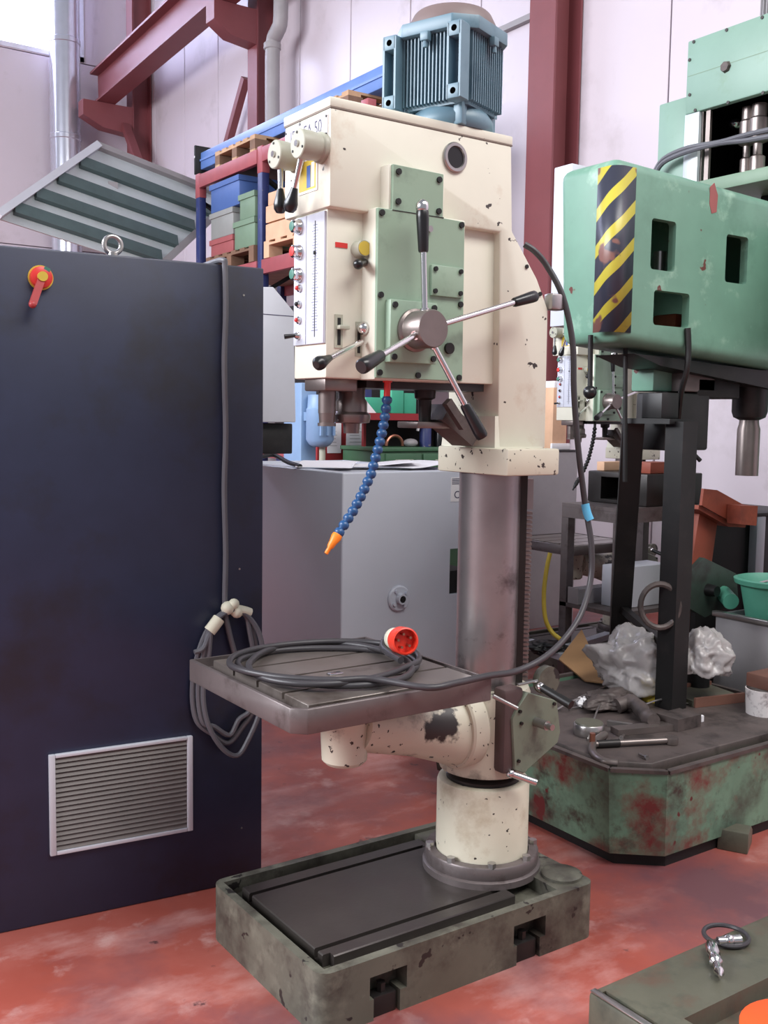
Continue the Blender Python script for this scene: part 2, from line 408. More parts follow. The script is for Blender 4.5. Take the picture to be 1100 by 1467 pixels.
MB().beam(a, b, .09, .09).build('brace', 'steel_red', c2)
a = P(179, 178, 'x', XS-.1); b = P(200, 236, 'x', XS-.1)
MB().beam(a, b, .12, .08).build('brace', 'steel_red', c3)
# silver extraction duct at the left wall
dx = P(93, 120, 'y', YL-.4)
dr = thing('duct', 'tall silver round extraction duct against the left wall', 'duct', (dx.x, YL-.4, 0))
zz = 0
while zz < 8.4:
    MB().lathe([(0, 0), (.235, 0), (.235, .03), (.225, .04), (.225, 1.36), (.235, 1.37), (.235, 1.4), (0, 1.4)], (dx.x, YL-.4, zz), n=28).build('duct_section', 'duct', dr); zz += 1.4
# drain pipe by column 2
def pp(x, y): return P(x, y, 'x', XS-.05)
dp = thing('drain_pipe', 'grey drain pipe with a double bend beside the red column', 'pipe', (pp(391, 200).x, pp(391, 200).y, 0))
a = pp(390, 215); MB().tube([(a.x, a.y, 0), (a.x, a.y, 2), a, pp(390, 120), pp(391, 62), pp(397, 45), pp(402, 25), pp(402, -60)], .085, 14, 4).build('pipe', 'grey_sheet', dp)
for y_ in (72, 190): q = pp(390, y_); MB().lathe([(.088, 0), (.1, .01), (.1, .07), (.088, .08)], (q.x, q.y, q.z), n=16).build('socket', 'grey_sheet', dp)
# thin horizontal rail on the wall behind the motor
a = P(700, 52, 'x', XW-.06); b = P(748, 32, 'x', XW-.06)
tag(MB().beam(a+Vector((0, 2.6, 0)), Vector((b.x, b.y-.3, a.z)), .05, .05).build('wall_rail', 'grey_sheet'), 'thin grey horizontal rail on the wall behind the motor', 'rail')

# ================================================================== THE DRILL PRESS
xc, yc = 1.895, 2.215
dpress = thing('drill_press', 'cream pillar drilling machine with green side plates and blue motor on top', 'drill press', (1.63, 2.23, 0))
def part(mb, name, m_, parent=None): return mb.build(name, m_, parent or dpress)
# --- base
base = part(MB().box(1.178, 2.083, 1.937, 2.524, 0, .158, bev=.035, seg=4, vert=True), 'base', 'base_grey')
n1 = P(530, 1400, 'y', 1.937).x; n2 = P(583, 1400, 'y', 1.937).x; m1 = P(736, 1340, 'y', 1.937).x; m2 = P(781, 1340, 'y', 1.937).x
cut(base, MB().box(1.203, 1.955, 1.962, 2.499, .118, .3).box(n1, n2, 1.9, 1.985, .055, .112).box(n1+.012, n2-.02, 1.9, 1.985, -.1, .06).box(m1, m2, 1.9, 1.985, .055, .112).box(m1+.012, m2-.02, 1.9, 1.985, -.1, .06))
for a, b in ((n1, n2), (m1, m2)):
    part(MB().box(a+.016, b-.025, 1.945, 1.983, .0, .052, bev=.004).cyl(((a+b)/2-.004, 1.965, .05), ((a+b)/2-.004, 1.965, .075), .012, n=6), 'levelling_foot', 'dark_steel')
bp = part(MB().box(1.240, 1.85, 2.012, 2.462, .11, .150, bev=.003, seg=1), 'base_plate', 'oily_steel')
cut(bp, MB().box(1.2, 1.83, 2.052, 2.068, .125, .2).box(1.2, 1.83, 2.400, 2.416, .125, .2).box(1.222, 1.262, 2.0, 2.03, .1, .2))
part(MB().box(1.86, 1.955, 2.10, 2.499, .11, .150, bev=.004), 'rear_plate', 'base_grey')
part(MB().lathe([(0, .156), (.058, .156), (.058, .166), (.05, .170), (0, .170)], (2.03, 2.02, 0), n=24), 'round_pad', 'base_grey')
# --- foot sleeve with clamp ring and bolts
part(MB().lathe([(.09, .150), (.172, .150), (.172, .168), (.166, .172), (.137, .173)], (xc, yc, 0), n=48), 'foot_flange', 'table_side')
part(MB().lathe([(.137, .172), (.163, .172), (.165, .176), (.165, .205), (.162, .209), (.137, .209)], (xc, yc, 0), n=48), 'clamp_ring', 'table_side')
for k in range(8):
    a = 2*math.pi*(k+.35)/8; c_ = (xc+.153*math.cos(a), yc+.153*math.sin(a))
    part(MB().cyl((*c_, .207), (*c_, .222), .0125, n=6), 'bolt', 'steel')
part(MB().lathe([(.134, .16), (.134, .405), (.130, .416), (.120, .420), (.108, .418), (.104, .40)], (xc, yc, 0), n=48), 'foot_sleeve', 'cream_low')
part(MB().lathe([(.0, .30), (.108, .30), (.108, .428), (.100, .436), (.088, .438)], (xc, yc, 0), n=40), 'sleeve_collar', 'dark_steel')
# --- column and rack
CR = .0875
part(MB().cyl((xc, yc, .2), (xc, yc, 1.33), CR, n=56), 'column', 'column_steel')
rd = Vector((.80, -.60, 0)).normalized(); sd = Vector((-rd.y, rd.x, 0))
def rackbar(z0, z1, r0, r1, wd):
    ring = lambda z: [Vector((xc, yc, z))+rd*r0-sd*wd/2, Vector((xc, yc, z))+rd*r1-sd*wd/2, Vector((xc, yc, z))+rd*r1+sd*wd/2, Vector((xc, yc, z))+rd*r0+sd*wd/2]
    return ring(z0), ring(z1)
rk = part(MB().hull(*rackbar(.70, 1.30, .080, .104, .042)), 'rack', 'dark_steel')
mb = MB(); z = .71
while z < 1.19: mb.hull(*rackbar(z, z+.0065, .104, .120, .040)); z += .0125
part(mb, 'rack_teeth', 'tool_steel', rk)
part(MB().hull(*rackbar(1.20, 1.285, .103, .121, .034)), 'rack_clamp', 'column_steel', rk)
# --- table arm
za = .565
part(MB().lathe([(.09, .45), (.128, .45), (.130, .455), (.130, .675), (.124, .690), (.089, .692)], (xc, yc, 0), n=44), 'table_bracket', 'cream_worn')
sp_ = P(634, 1036, 'y', 2.13)-ORG[dpress.name]; stained('arm_paint', 'cream_worn', tuple(sp_), .045, (44, 37, 36))
part(MB().lathe([(0, 0), (.108, 0), (.108, .03), (.098, .07), (.082, .16), (.072, .30), (.068, .34), (0, .34)], (xc-.11, yc-.01, .585), (-1, 0, .17), n=36), 'table_arm', 'arm_paint')
part(MB().lathe([(0, 0), (.116, 0), (.121, .006), (.121, .052), (.116, .058), (0, .058)], (xc-.085, yc-.01, .592), (-1, 0, 0), n=40), 'arm_flange', 'cream_worn')
part(MB().lathe([(0, .545), (.05, .545), (.06, .555), (.068, .70), (.075, .752), (0, .752)], (1.415, yc, 0), n=32), 'table_boss', 'cream_worn')
part(MB().box(1.835, 1.905, yc-.155, yc-.10, .475, .715, bev=.012), 'clamp_jaw', 'maroon')
hexp = [P(x, y, 'y', 2.052) for x, y in ((756, 992), (798, 1004), (803, 1048), (799, 1064), (750, 1108), (737, 1103), (734, 1030), (742, 1014))]
pl = part(MB().prism([(p.x, p.z) for p in hexp], 'y', 2.052, 2.075, bev=.002, seg=1), 'gear_cover', 'gear_green')
part(MB().prism([(p.x, p.z) for p in hexp[1:6]]+[], 'y', 2.075, 2.13), 'gear_case', 'base_grey')
for x, y in ((793, 1008), (744, 1019), (746, 1036), (742, 1090)): q = P(x, y, 'y', 2.052); part(MB().cyl((q.x, 2.054, q.z), (q.x, 2.046, q.z), .005, n=10), 'screw', 'dark_steel', pl)
q = P(768, 1034, 'y', 2.05); part(MB().cyl((q.x, 2.055, q.z), (q.x, 2.005, q.z), .013, n=18).cyl((q.x, 2.008, q.z), (q.x, 1.985, q.z), .009, n=14), 'crank_shaft', 'steel', pl)
q = P(785, 975, 'y', 2.12); part(MB().cyl((q.x, 2.14, q.z), (q.x, 2.115, q.z), .042, n=30), 'worm_cover', 'base_grey')
a = P(706, 997, 'y', 2.03); b = P(741, 1015, 'y', 1.995); part(MB().cyl(a, b, .006, n=12), 'clamp_lever', 'steel')
a = P(731, 1108, 'y', 2.06); b = P(768, 1121, 'y', 2.02); part(MB().cyl(a, b, .0095, n=14).sph(a, .013), 'clamp_lever', 'bright_steel')
a = P(774, 984, 'y', 2.03); b = P(818, 1010, 'y', 1.93)
ck = part(MB().cyl(a, b, .011, .013, n=16), 'crank', 'black_oily'); part(MB().sph(a, .013), 'crank_end', 'bright_steel', ck)
part(MB().tube([P(742, 981, 'y', 2.06), P(770, 975, 'y', 2.04)], .004, 8, 1), 'lock_rod', 'steel')
# --- table
tb = part(MB().prism([(1.135, 1.930), (1.672, 1.930), (1.672, 2.505), (1.105, 2.505), (1.105, 1.960)], 'z', .742, .800, bev=.002, seg=1), 'table', 'table_side')
cut(tb, MB().prism([(1.140, 1.940), (1.662, 1.940), (1.662, 2.495), (1.115, 2.495), (1.115, 1.964)], 'z', .776, .9))
tt = part(MB().box(1.158, 1.648, 1.968, 2.470, .77, .7985, bev=.002, seg=1), 'table_plate', 'table_steel', tb)
mb = MB()
for y in (2.085, 2.215, 2.345): mb.box(1.1, 1.7, y-.006, y+.006, .782, .9)
cut(tt, mb)
part(MB().box(1.335, 1.375, 2.16, 2.18, .7985, .8035, bev=.002), 'chip', 'bright_steel', tb)
# --- head: collar, pillar, upper box
part(MB().box(1.797, 1.985, 2.032, 2.335, 1.302, 1.374, bev=.006), 'head_collar', 'cream_worn')
YP = 2.105
side = [(1.286, 1.945), (1.815, 1.945), (1.826, 1.372), (2.000, 1.372), (1.996, 1.755), (1.953, 1.834), (1.858, 1.952), (1.848, 2.172), (1.286, 2.172)]
hd = part(MB().prism(side, 'y', YP, 2.325, bev=.006, seg=2), 'head_frame', 'cream')
part(MB().box(1.284, 1.850, YP-.001, 2.327, 2.1735, 2.196, bev=.003), 'top_cover', 'cream', hd)
part(MB().box(1.2855, 1.8495, YP-.0006, 2.3256, 2.1705, 2.1738), 'lid_gap', 'seam', hd)
part(MB().prism([(YP+.0, 1.372), (2.34, 1.372), (2.325, 1.46), (YP+.002, 1.46)], 'x', 1.814, 1.99), 'pillar_foot', 'cream_clean', hd)
# lower gearbox
lg = part(MB().box(1.295, 1.83, 2.13, 2.285, 1.545, 1.948, bev=.005), 'gearbox', 'cream_clean')
part(MB().box(1.396, 1.668, 2.070, 2.14, 1.543, 1.952, bev=.004), 'side_boss', 'cream_clean', lg)
part(MB().box(1.430, 1.60, 2.070, 2.12, 1.95, 2.058, bev=.004), 'side_boss', 'cream_clean', lg)
def screws(pts, y, par, r=.0075):
    for x, z in pts: part(MB().cyl((x, y+.002, z), (x, y-.005, z), r, n=12).cyl((x, y-.004, z), (x, y-.0055, z), r*.5, n=6), 'screw', 'black', par)
YG = 2.062
gp = part(MB().prism([(1.396, 1.547), (1.663, 1.547), (1.660, 1.946), (1.590, 1.948), (1.590, 2.054), (1.436, 2.056), (1.436, 1.949), (1.394, 1.949)], 'y', YG, 2.072, bev=.0015, seg=1), 'side_plate', 'green_plate')
screws([(1.405, 1.938), (1.405, 1.745), (1.405, 1.56), (1.52, 1.557), (1.65, 1.556), (1.65, 1.74), (1.648, 1.937), (1.452, 2.04), (1.575, 2.038), (1.452, 1.97), (1.575, 1.962)], YG, gp)
part(MB().box(1.436, 1.592, YG-.0015, YG+.001, 1.9475, 1.949), 'joint', 'black', gp)
p2 = part(MB().box(1.420, 1.562, YG-.022, YG+.002, 1.585, 1.735, bev=.003), 'hub_plate', 'green_plate')
screws([(1.432, 1.722), (1.55, 1.722), (1.432, 1.598), (1.55, 1.598)], YG-.022, p2)
p3 = part(MB().box(1.552, 1.652, YG-.009, YG+.002, 1.755, 1.830, bev=.002), 'small_plate', 'green_plate')
screws([(1.562, 1.82), (1.642, 1.82), (1.562, 1.766), (1.642, 1.766)], YG-.009, p3, .006)
part(MB().cyl((1.615, YG+.002, 1.628), (1.615, YG-.008, 1.628), .014, n=20), 'plug_screw', 'dark_steel', gp)
part(MB().cyl((1.545, YG+.002, 1.915), (1.545, YG-.010, 1.915), .008, n=16), 'oil_nipple', 'steel', gp)
# round sight window
wn = part(MB().lathe([(.027, 0), (.038, 0), (.038, .006), (.035, .009), (.028, .009), (.026, .003)], (1.656, YP+.001, 2.112), (0, -1, 0), n=36), 'sight_ring', 'steel', hd)
part(MB().cyl((1.656, YP+.002, 2.112), (1.656, YP-.003, 2.112), .028, n=32), 'sight_glass', 'black_plastic', wn)
# --- feed hub and four handles
hx, hz = 1.492, 1.664
hub = part(MB().lathe([(0, 0), (.052, 0), (.052, .008), (.046, .012), (.046, .072), (.043, .077), (0, .077)], (hx, YG-.022, hz), (0, -1, 0), n=44), 'feed_hub', 'tool_steel')
hc = Vector((hx, YG-.065, hz))
def handle(end, glen, rr=.0075, gr=.0155):
    end = Vector(end); d = (end-hc).normalized(); g0 = end-d*glen
    h = part(MB().cyl(hc+d*.040, g0+d*.02, rr, n=16).cyl(hc+d*.038, hc+d*.05, rr*1.5, n=12), 'handle_rod', 'bright_steel', hub)
    part(MB().lathe([(0, 0), (gr*.72, 0), (gr*.8, glen*.04), (gr, glen*.8), (gr*.98, glen*.95), (gr*.8, glen), (0, glen)], g0, d, n=20), 'handle_grip', 'black_plastic', hub); return d, end
d, e = handle(P(605, 300, 'y', YG-.06), .100)
part(MB().lathe([(0, 0), (.014, 0), (.016, .006), (.015, .018), (.008, .026), (0, .028)], e-d*.004, d, n=18), 'handle_cap', 'bright_steel', hub)
handle(P(767, 424, 'y', YG-.03), .085)
handle(P(691, 627, 'y', YG-.11), .095, gr=.0165)
handle(P(517, 526, 'y', YG-.17), .085, gr=.0175)
# --- front control panel
XF = 1.295
pn = part(MB().box(XF-.006, XF+.001, 2.1335, 2.2785, 1.628, 1.940, bev=.001, seg=1), 'control_panel', 'alu')
part(MB().box(XF-.0066, XF-.0055, 2.2165, 2.2178, 1.629, 1.939), 'panel_joint', 'ink', pn)
part(MB().box(XF-.0068, XF-.0055, 2.1735, 2.1760, 1.645, 1.922).box(XF-.010, XF-.0055, 2.172, 2.178, 1.842, 1.850), 'depth_slot', 'black', pn)
mb = MB()
for k in range(38):
    z = 1.66+k*.0068; l = .012 if k % 5 == 0 else .007
    mb.box(XF-.0065, XF-.0058, 2.1775, 2.1775+l, z, z+.0012).box(XF-.0065, XF-.0058, 2.172-l, 2.172, z, z+.0012)
part(mb, 'scale_marks', 'scale_ink', pn)
XB = XF-.006
for (y, z, m_) in ((2.252, 1.918, 'green_cap'), (2.251, 1.857, 'red'), (2.250, 1.801, 'green_cap')):
    b_ = part(MB().lathe([(0, 0), (.0185, 0), (.0185, .004), (.0155, .008), (.0155, .019), (.0125, .021), (.0125, .016), (0, .016)], (XB, y, z), (-1, 0, 0), n=24), 'push_button', 'bright_steel', pn)
    b_['label'] = 'green push button with chrome rim' if m_ == 'green_cap' else 'red push button with chrome rim'
    part(MB().lathe([(0, 0), (.0125, 0), (.0118, .023), (0, .0245)], (XB, y, z), (-1, 0, 0), n=20), 'button_cap', m_, pn)
for (y, z, m_) in ((2.246, 1.768, 'red'), (2.248, 1.729, 'black'), (2.248, 1.690, 'red')):
    part(MB().lathe([(0, 0), (.0095, 0), (.0095, .005), (.006, .008), (0, .008)], (XB, y, z), (-1, 0, 0), n=18), 'lamp_bezel', 'bright_steel', pn)
    part(MB().sph((XB-.009, y, z), .0058, 12), 'lamp', m_, pn)
part(MB().lathe([(0, 0), (.010, 0), (.009, .006), (.005, .012), (0, .012)], (XB, 2.252, 1.652), (-1, 0, 0), n=16), 'switch_base', 'bright_steel', pn)
part(MB().cyl((XB-.01, 2.252, 1.652), (XB-.035, 2.262, 1.648), .0045, .006, n=12), 'toggle', 'black_plastic', pn)
# maker's plate with lettering on the upper front
XU = 1.286
np_ = part(MB().box(XU-.003, XU+.001, 2.114, 2.316, 2.108, 2.158, bev=.0006, seg=1), 'name_plate', 'white', hd)
Mt = Matrix.Translation((XU-.0032, 2.214, 2.135)) @ Matrix(((0, 0, -1), (-1, 0, 0), (0, 1, 0))).to_4x4() @ Matrix.Diagonal((1.0, 1.25, 1, 1))
text('lettering', 'IBA-FA 50', .036, Mt, 'ink', np_)
for y, z in ((2.118, 2.153), (2.118, 2.113), (2.311, 2.153), (2.311, 2.113)): part(MB().cyl((XU-.002, y, z), (XU-.005, y, z), .003, n=10), 'rivet', 'dark_steel', np_)
# selector drums with levers
def drum(y, z, lev_dir, ln):
    dr_ = part(MB().lathe([(0, 0), (.036, 0), (.036, .010), (.032, .014), (.033, .030), (.034, .033), (.034, .066), (.032, .068), (0, .068)], (XU, y, z), (-1, 0, 0), n=40), 'selector_drum', 'base_drum')
    part(MB().cyl((XU-.066, y, z), (XU-.073, y, z), .0075, n=16), 'centre_screw', 'bright_steel', dr_)
    for a in (1.5, 3.6, 5.7): part(MB().cyl((XU-.067, y+.026*math.cos(a), z+.026*math.sin(a)), (XU-.0695, y+.026*math.cos(a), z+.026*math.sin(a)), .0032, n=8), 'face_screw', 'black', dr_)
    d = Vector(lev_dir).normalized(); s_ = Vector((XU-.05, y, z))+d*.03
    part(MB().cyl(s_, s_+d*ln, .0075, .006, n=14), 'lever_rod', 'bright_steel', dr_)
    e = s_+d*ln
    part(MB().lathe([(0, -.012), (.008, -.010), (.012, .008), (.0165, .026), (.016, .038), (.010, .047), (0, .049)], e, d, n=20), 'lever_knob', 'black_plastic', dr_)
mat('base_drum', (166, 166, 150), .42, var=.04)
drum(2.254, 2.083, (0.0, .0, -1), .060)
drum(2.140, 2.085, (-.06, .36, -1), .080)
dt = part(MB().box(XU-.002, XU+.001, 2.160, 2.250, 1.992, 2.075), 'data_plate', 'white', hd)
part(MB().box(XU-.0026, XU-.0015, 2.166, 2.246, 1.998, 2.068), 'plate_print', 'yellow', dt)
part(MB().box(XU-.003, XU-.002, 2.190, 2.208, 2.003, 2.055), 'plate_print', 'crate_blue', dt)
part(MB().box(XU-.003, XU-.002, 2.172, 2.186, 2.003, 2.060), 'plate_print', 'white', dt)
# speed knob with red pointer on the gearbox side
YB = 2.13
part(MB().box(1.318, 1.352, YB-.002, YB+.001, 1.857, 1.869), 'pointer_strip', 'red', lg)
dl = part(MB().cyl((1.383, YB+.001, 1.857), (1.383, YB-.03, 1.857), .021, .019, n=28).box(1.385, 1.412, YB-.024, YB, 1.828, 1.873, bev=.006), 'speed_dial', 'base_drum')
part(MB().cyl((1.383, YB-.029, 1.857), (1.383, YB-.0315, 1.857), .017, n=24), 'dial_face', 'yellow', dl)
part(MB().cyl((1.395, YB-.012, 1.828), (1.355, YB-.045, 1.815), .010, .012, n=16).sph((1.355, YB-.045, 1.815), .0125), 'dial_knob', 'black_plastic', dl)
# slotted plates and quill lever
s1 = part(MB().box(1.318, 1.340, YB-.003, YB+.001, 1.618, 1.698), 'slot_plate', 'base_drum', lg)
part(MB().box(1.325, 1.334, YB-.0038, YB-.002, 1.625, 1.690), 'slot', 'black', s1); part(MB().box(1.322, 1.352, YB-.018, YB-.002, 1.662, 1.672, bev=.002), 'slide_tab', 'base_drum', s1)
s2 = part(MB().box(1.378, 1.396, YB-.003, YB+.001, 1.600, 1.684), 'slot_plate', 'base_drum', lg)
part(MB().box(1.383, 1.391, YB-.0038, YB-.002, 1.608, 1.676), 'slot', 'black', s2)
part(MB().sph((1.392, YB-.018, 1.668), .0165, 18).cyl((1.392, YB, 1.668), (1.392, YB-.01, 1.668), .012), 'lever_ball', 'bright_steel', s2)
a = Vector((1.380, 2.105, 1.634)); b = P(458, 520, 'y', 2.03); d = (b-a).normalized()
part(MB().cyl(a, b, .007, n=14), 'quill_lever', 'bright_steel', lg)
part(MB().lathe([(0, -.03), (.008, -.028), (.012, -.005), (.0165, .012), (.016, .022), (.009, .031), (0, .033)], b-d*.015, d, n=20), 'lever_knob', 'black_plastic', lg)
# --- below the head: spindle, stop rod, shaft and pump bracket
part(MB().box(1.305, 1.40, 2.15, 2.25, 1.515, 1.547, bev=.004).cyl((1.345, 2.205, 1.46), (1.345, 2.205, 1.52), .022, n=22).cyl((1.345, 2.205, 1.435), (1.345, 2.205, 1.46), .019, .021, n=22).cyl((1.345, 2.205, 1.428), (1.345, 2.205, 1.436), .023, n=22), 'stop_rod', 'tool_steel', lg)
part(MB().lathe([(0, 1.41), (.020, 1.41), (.022, 1.435), (.046, 1.438), (.049, 1.450), (.049, 1.458), (.040, 1.465), (.040, 1.490), (.034, 1.500), (.034, 1.55), (0, 1.55)], (1.425, 2.215, 0), n=36), 'spindle', 'tool_steel', lg)
part(MB().cyl((1.445, 2.17, 1.548), (1.445, 2.17, 1.536), .013, n=18), 'lamp_socket', 'white', lg)
part(MB().box(1.42, 1.80, 2.14, 2.27, 1.525, 1.546), 'under_plate', 'dark_steel', lg)
part(MB().lathe([(0, 1.44), (.016, 1.44), (.018, 1.50), (.028, 1.505), (.030, 1.53), (0, 1.53)], (1.655, 2.21, 0), n=26), 'drive_shaft', 'dark_steel', lg)
part(MB().box(1.60, 1.74, 2.165, 2.26, 1.425, 1.442, bev=.003), 'pump_plate', 'tool_steel', lg)
a = P(640, 580, 'y', 2.16); b = P(682, 632, 'y', 2.14)
part(MB().beam(P(625, 590, 'y', 2.2), P(668, 628, 'y', 2.2), .09, .05, up=(1, 0, 1)).beam(P(640, 575, 'y', 2.13), P(664, 612, 'y', 2.13), .02, .022, up=(1, 0, 1)), 'pump_bracket', 'grime', lg)
# --- coolant hose of ball segments with orange nozzle
hp = [P(555, 548, 'y', 2.12), P(554, 575, 'y', 2.12), P(551, 600, 'y', 2.12), P(546, 625, 'y', 2.12), P(539, 652, 'y', 2.12), P(531, 680, 'y', 2.12), P(520, 705, 'y', 2.12), P(507, 730, 'y', 2.12), P(494, 750, 'y', 2.12), P(485, 764, 'y', 2.12)]
ch = part(MB().cyl(hp[0], hp[1], .0085, n=16).cyl(hp[0]+Vector((0, 0, .035)), hp[0], .012, n=16), 'coolant_pipe', 'red')
L_ = [0]
for a, b in zip(hp[1:], hp[2:]): L_.append(L_[-1]+(b-a).length)
n = 18
for k in range(n):
    s_ = L_[-1]*k/(n-1)
    i = max(j for j in range(len(L_)-1) if L_[j] <= s_+1e-9); u = (s_-L_[i])/(L_[i+1]-L_[i]); c_ = hp[1+i].lerp(hp[2+i], u); d = (hp[2+i]-hp[1+i]).normalized()
    part(MB().lathe([(0, -.014), (.0075, -.013), (.0085, -.006), (.0125, -.002), (.0135, .004), (.0115, .010), (.008, .013), (0, .013)], c_, -d, n=16), 'hose_segment', 'hose_blue', ch)
d = (P(467, 793, 'y', 2.12)-hp[-1]).normalized()
part(MB().lathe([(0, .004), (.0125, .004), (.0135, .012), (.010, .026), (.0085, .040), (.0055, .044), (.005, .060), (0, .060)], hp[-1], d, n=18), 'nozzle', 'orange', ch)
# --- motor
mc = P(652, 172, 'y', 2.20); mz = 2.196
mx, my = mc.x-.012, 2.205
T = Matrix.Translation((mx, my, mz)) @ Matrix.Rotation(math.radians(20.5), 4, 'Z')
mo = part(MB(T).lathe([(0, 0), (.105, 0), (.112, .010), (.112, .030), (.098, .050), (.085, .062), (0, .062)], n=40), 'motor_flange', 'motor_blue')
for k in range(4):
    a = math.pi/4+k*math.pi/2; c_ = (.105*math.cos(a), .105*math.sin(a))
    part(MB(T).box(c_[0]-.014, c_[0]+.014, c_[1]-.014, c_[1]+.014, .0, .06, bev=.006).cyl((*c_, .06), (*c_, .072), .007, n=6), 'flange_lug', 'motor_blue', mo)
part(MB(T).prism([(-.095, -.07), (-.07, -.095), (.07, -.095), (.095, -.07), (.095, .07), (.07, .095), (-.07, .095), (-.095, .07)], 'z', .05, .235), 'motor_body', 'motor_blue', mo)
for nm, (ax_, sgn) in (('a', ('x', -1)), ('b', ('y', -1)), ('c', ('x', 1)), ('d', ('y', 1))):
    mb = MB(T)
    for k in range(15):
        t_ = -.077+k*.011
        if ax_ == 'x': mb.box(*sorted((sgn*.09, sgn*.110)), t_-.0018, t_+.0018, .058, .226)
        else: mb.box(t_-.0018, t_+.0018, *sorted((sgn*.09, sgn*.110)), .058, .226)
    part(mb, 'cooling_fins', 'motor_blue', mo)
TP = [(-.125, -.075), (-.075, -.125), (.075, -.125), (.125, -.075), (.125, .075), (.075, .125), (-.075, .125), (-.125, .075)]
part(MB(T).prism(TP, 'z', .228, .262, bev=.004), 'end_shield', 'motor_blue', mo)
part(MB(T).lathe([(0, .26), (.118, .26), (.116, .272), (.103, .298), (.097, .304), (0, .304)], n=44), 'fan_cowl', 'motor_cap', mo)
# foot rails on the face towards the front
for y0 in (-.112, .082):
    mb = MB(T)
    for z0 in (.048, .198): mb.box(-.142, -.10, y0, y0+.040, z0, z0+.036, bev=.002)
    mb.box(-.142, -.104, y0-.001, y0+.005, .05, .23).box(-.142, -.104, y0+.034, y0+.040, .05, .23).box(-.108, -.098, y0, y0+.04, .05, .23)
    ft = part(mb, 'motor_foot', 'motor_blue', mo)
    for z0 in (.066, .216): part(MB(T).cyl((-.1425, y0+.02, z0), (-.1405, y0+.02, z0), .008, n=14), 'foot_hole', 'hole', mo)
part(MB(T).box(-.012, .012, -.135, -.118, .205, .228, bev=.003).cyl((0, -.127, .19), (0, -.127, .206), .006, n=8), 'shield_lug', 'motor_blue', mo)
part(MB(T).box(-.137, -.118, -.012, .012, .205, .228, bev=.003).cyl((-.128, 0, .19), (-.128, 0, .206), .006, n=8), 'shield_lug', 'motor_blue', mo)
part(MB(T).tube([(.105, -.05, .20), (.150, -.05, .20), (.158, -.05, .19), (.158, -.05, .15), (.150, -.05, .142), (.105, -.05, .142)], .0075, 8, 1), 'lifting_eye', 'motor_blue', mo)
# small bits on the pillar
part(MB().box(1.995, 2.045, 2.09, 2.125, 1.755, 1.80, bev=.006), 'cable_gland_box', 'steel', hd)
part(MB().cyl((1.962, YP+.001, 1.835-.04), (1.962, YP-.004, 1.795), .006, n=12), 'pillar_screw', 'black', hd)
q = P(754, 382, 'y', YP); part(MB().cyl((q.x, YP+.001, q.z), (q.x, YP-.004, q.z), .0055, n=12), 'pillar_screw', 'black', hd)
q = P(736, 308, 'y', YP); part(MB().cyl((q.x-.004, YP+.03, q.z), (q.x+.012, YP+.03, q.z), .006, n=12), 'pillar_screw', 'black', hd)

# ================================================================== POWER CABLE with red plug, coiled on the table
pc = thing('power_cable', 'black power cable coiled on the drill table, ending in a red plug', 'cable', (1.345, 2.225, .80))
pts = []
cxx, cyy = 1.372, 2.232
for k in range(0, 50):
    a = -0.9+k*2*math.pi/17; rr = .222+.018*math.sin(k*.9)+(.010 if k > 34 else -.006); z = .8075+.0035*(k//9)
    pts.append((cxx+rr*math.cos(a)*1.02, cyy+rr*math.sin(a), z))
ex = [P(612, 985, 'z', .818), P(655, 978, 'z', .82), P(700, 968, 'z', .814), P(738, 962, 'z', .80)]
tail = [D(775, 945, 2.72), D(806, 918, 2.80), D(832, 880, 2.86), D(846, 830, 2.9), D(847, 780, 2.9), D(838, 722, 2.9), D(828, 640, 2.88), D(822, 560, 2.86), D(820, 490, 2.85), D(806, 425, 2.84), D(784, 382, 2.84), D(766, 360, 2.83), P(751, 350, 'y', 2.16)]
MB().tube(pts+ex+tail, .0085, 10, 5).build('cable', 'cable_black', pc)
MB().tube([D(845, 745, 2.9), D(841, 735, 2.9), D(838, 722, 2.9)], .0125, 10, 3).build('tape_wrap', 'hose_tape' if 'hose_tape' in MAT else mat('hose_tape', (92, 176, 214), .4), pc)
q = P(578, 918, 'y', 2.13); qd = Vector((-.25, -.93, .12)).normalized()
bs = q-qd*.075
pg = MB().lathe([(0, -.035), (.012, -.033), (.017, -.015), (.024, -.004), (.029, .004), (.031, .035), (.030, .05), (0, .05)], bs, qd, n=26).build('plug_body', 'tape', pc)
MB().tube([(cxx+.14, cyy-.13, .83), (cxx+.16, cyy-.02, .838), tuple(bs-qd*.05), tuple(bs-qd*.03)], .0095, 10, 5).build('cable', 'cable_black', pc)
cl = MB().lathe([(.0, .040), (.030, .04), (.034, .045), (.036, .052), (.036, .090), (.032, .092), (.031, .064), (0, .064)], bs, qd, n=30).build('plug_collar', 'plug_red', pc)
s_ = qd.orthogonal().normalized(); t_ = qd.cross(s_)
for k in range(5):
    a = .3+k*2*math.pi/5; c_ = bs+(s_*math.cos(a)+t_*math.sin(a))*.018
    MB().cyl(c_+qd*.06, c_+qd*.086, .0035, n=10).build('pin', 'copper', cl)

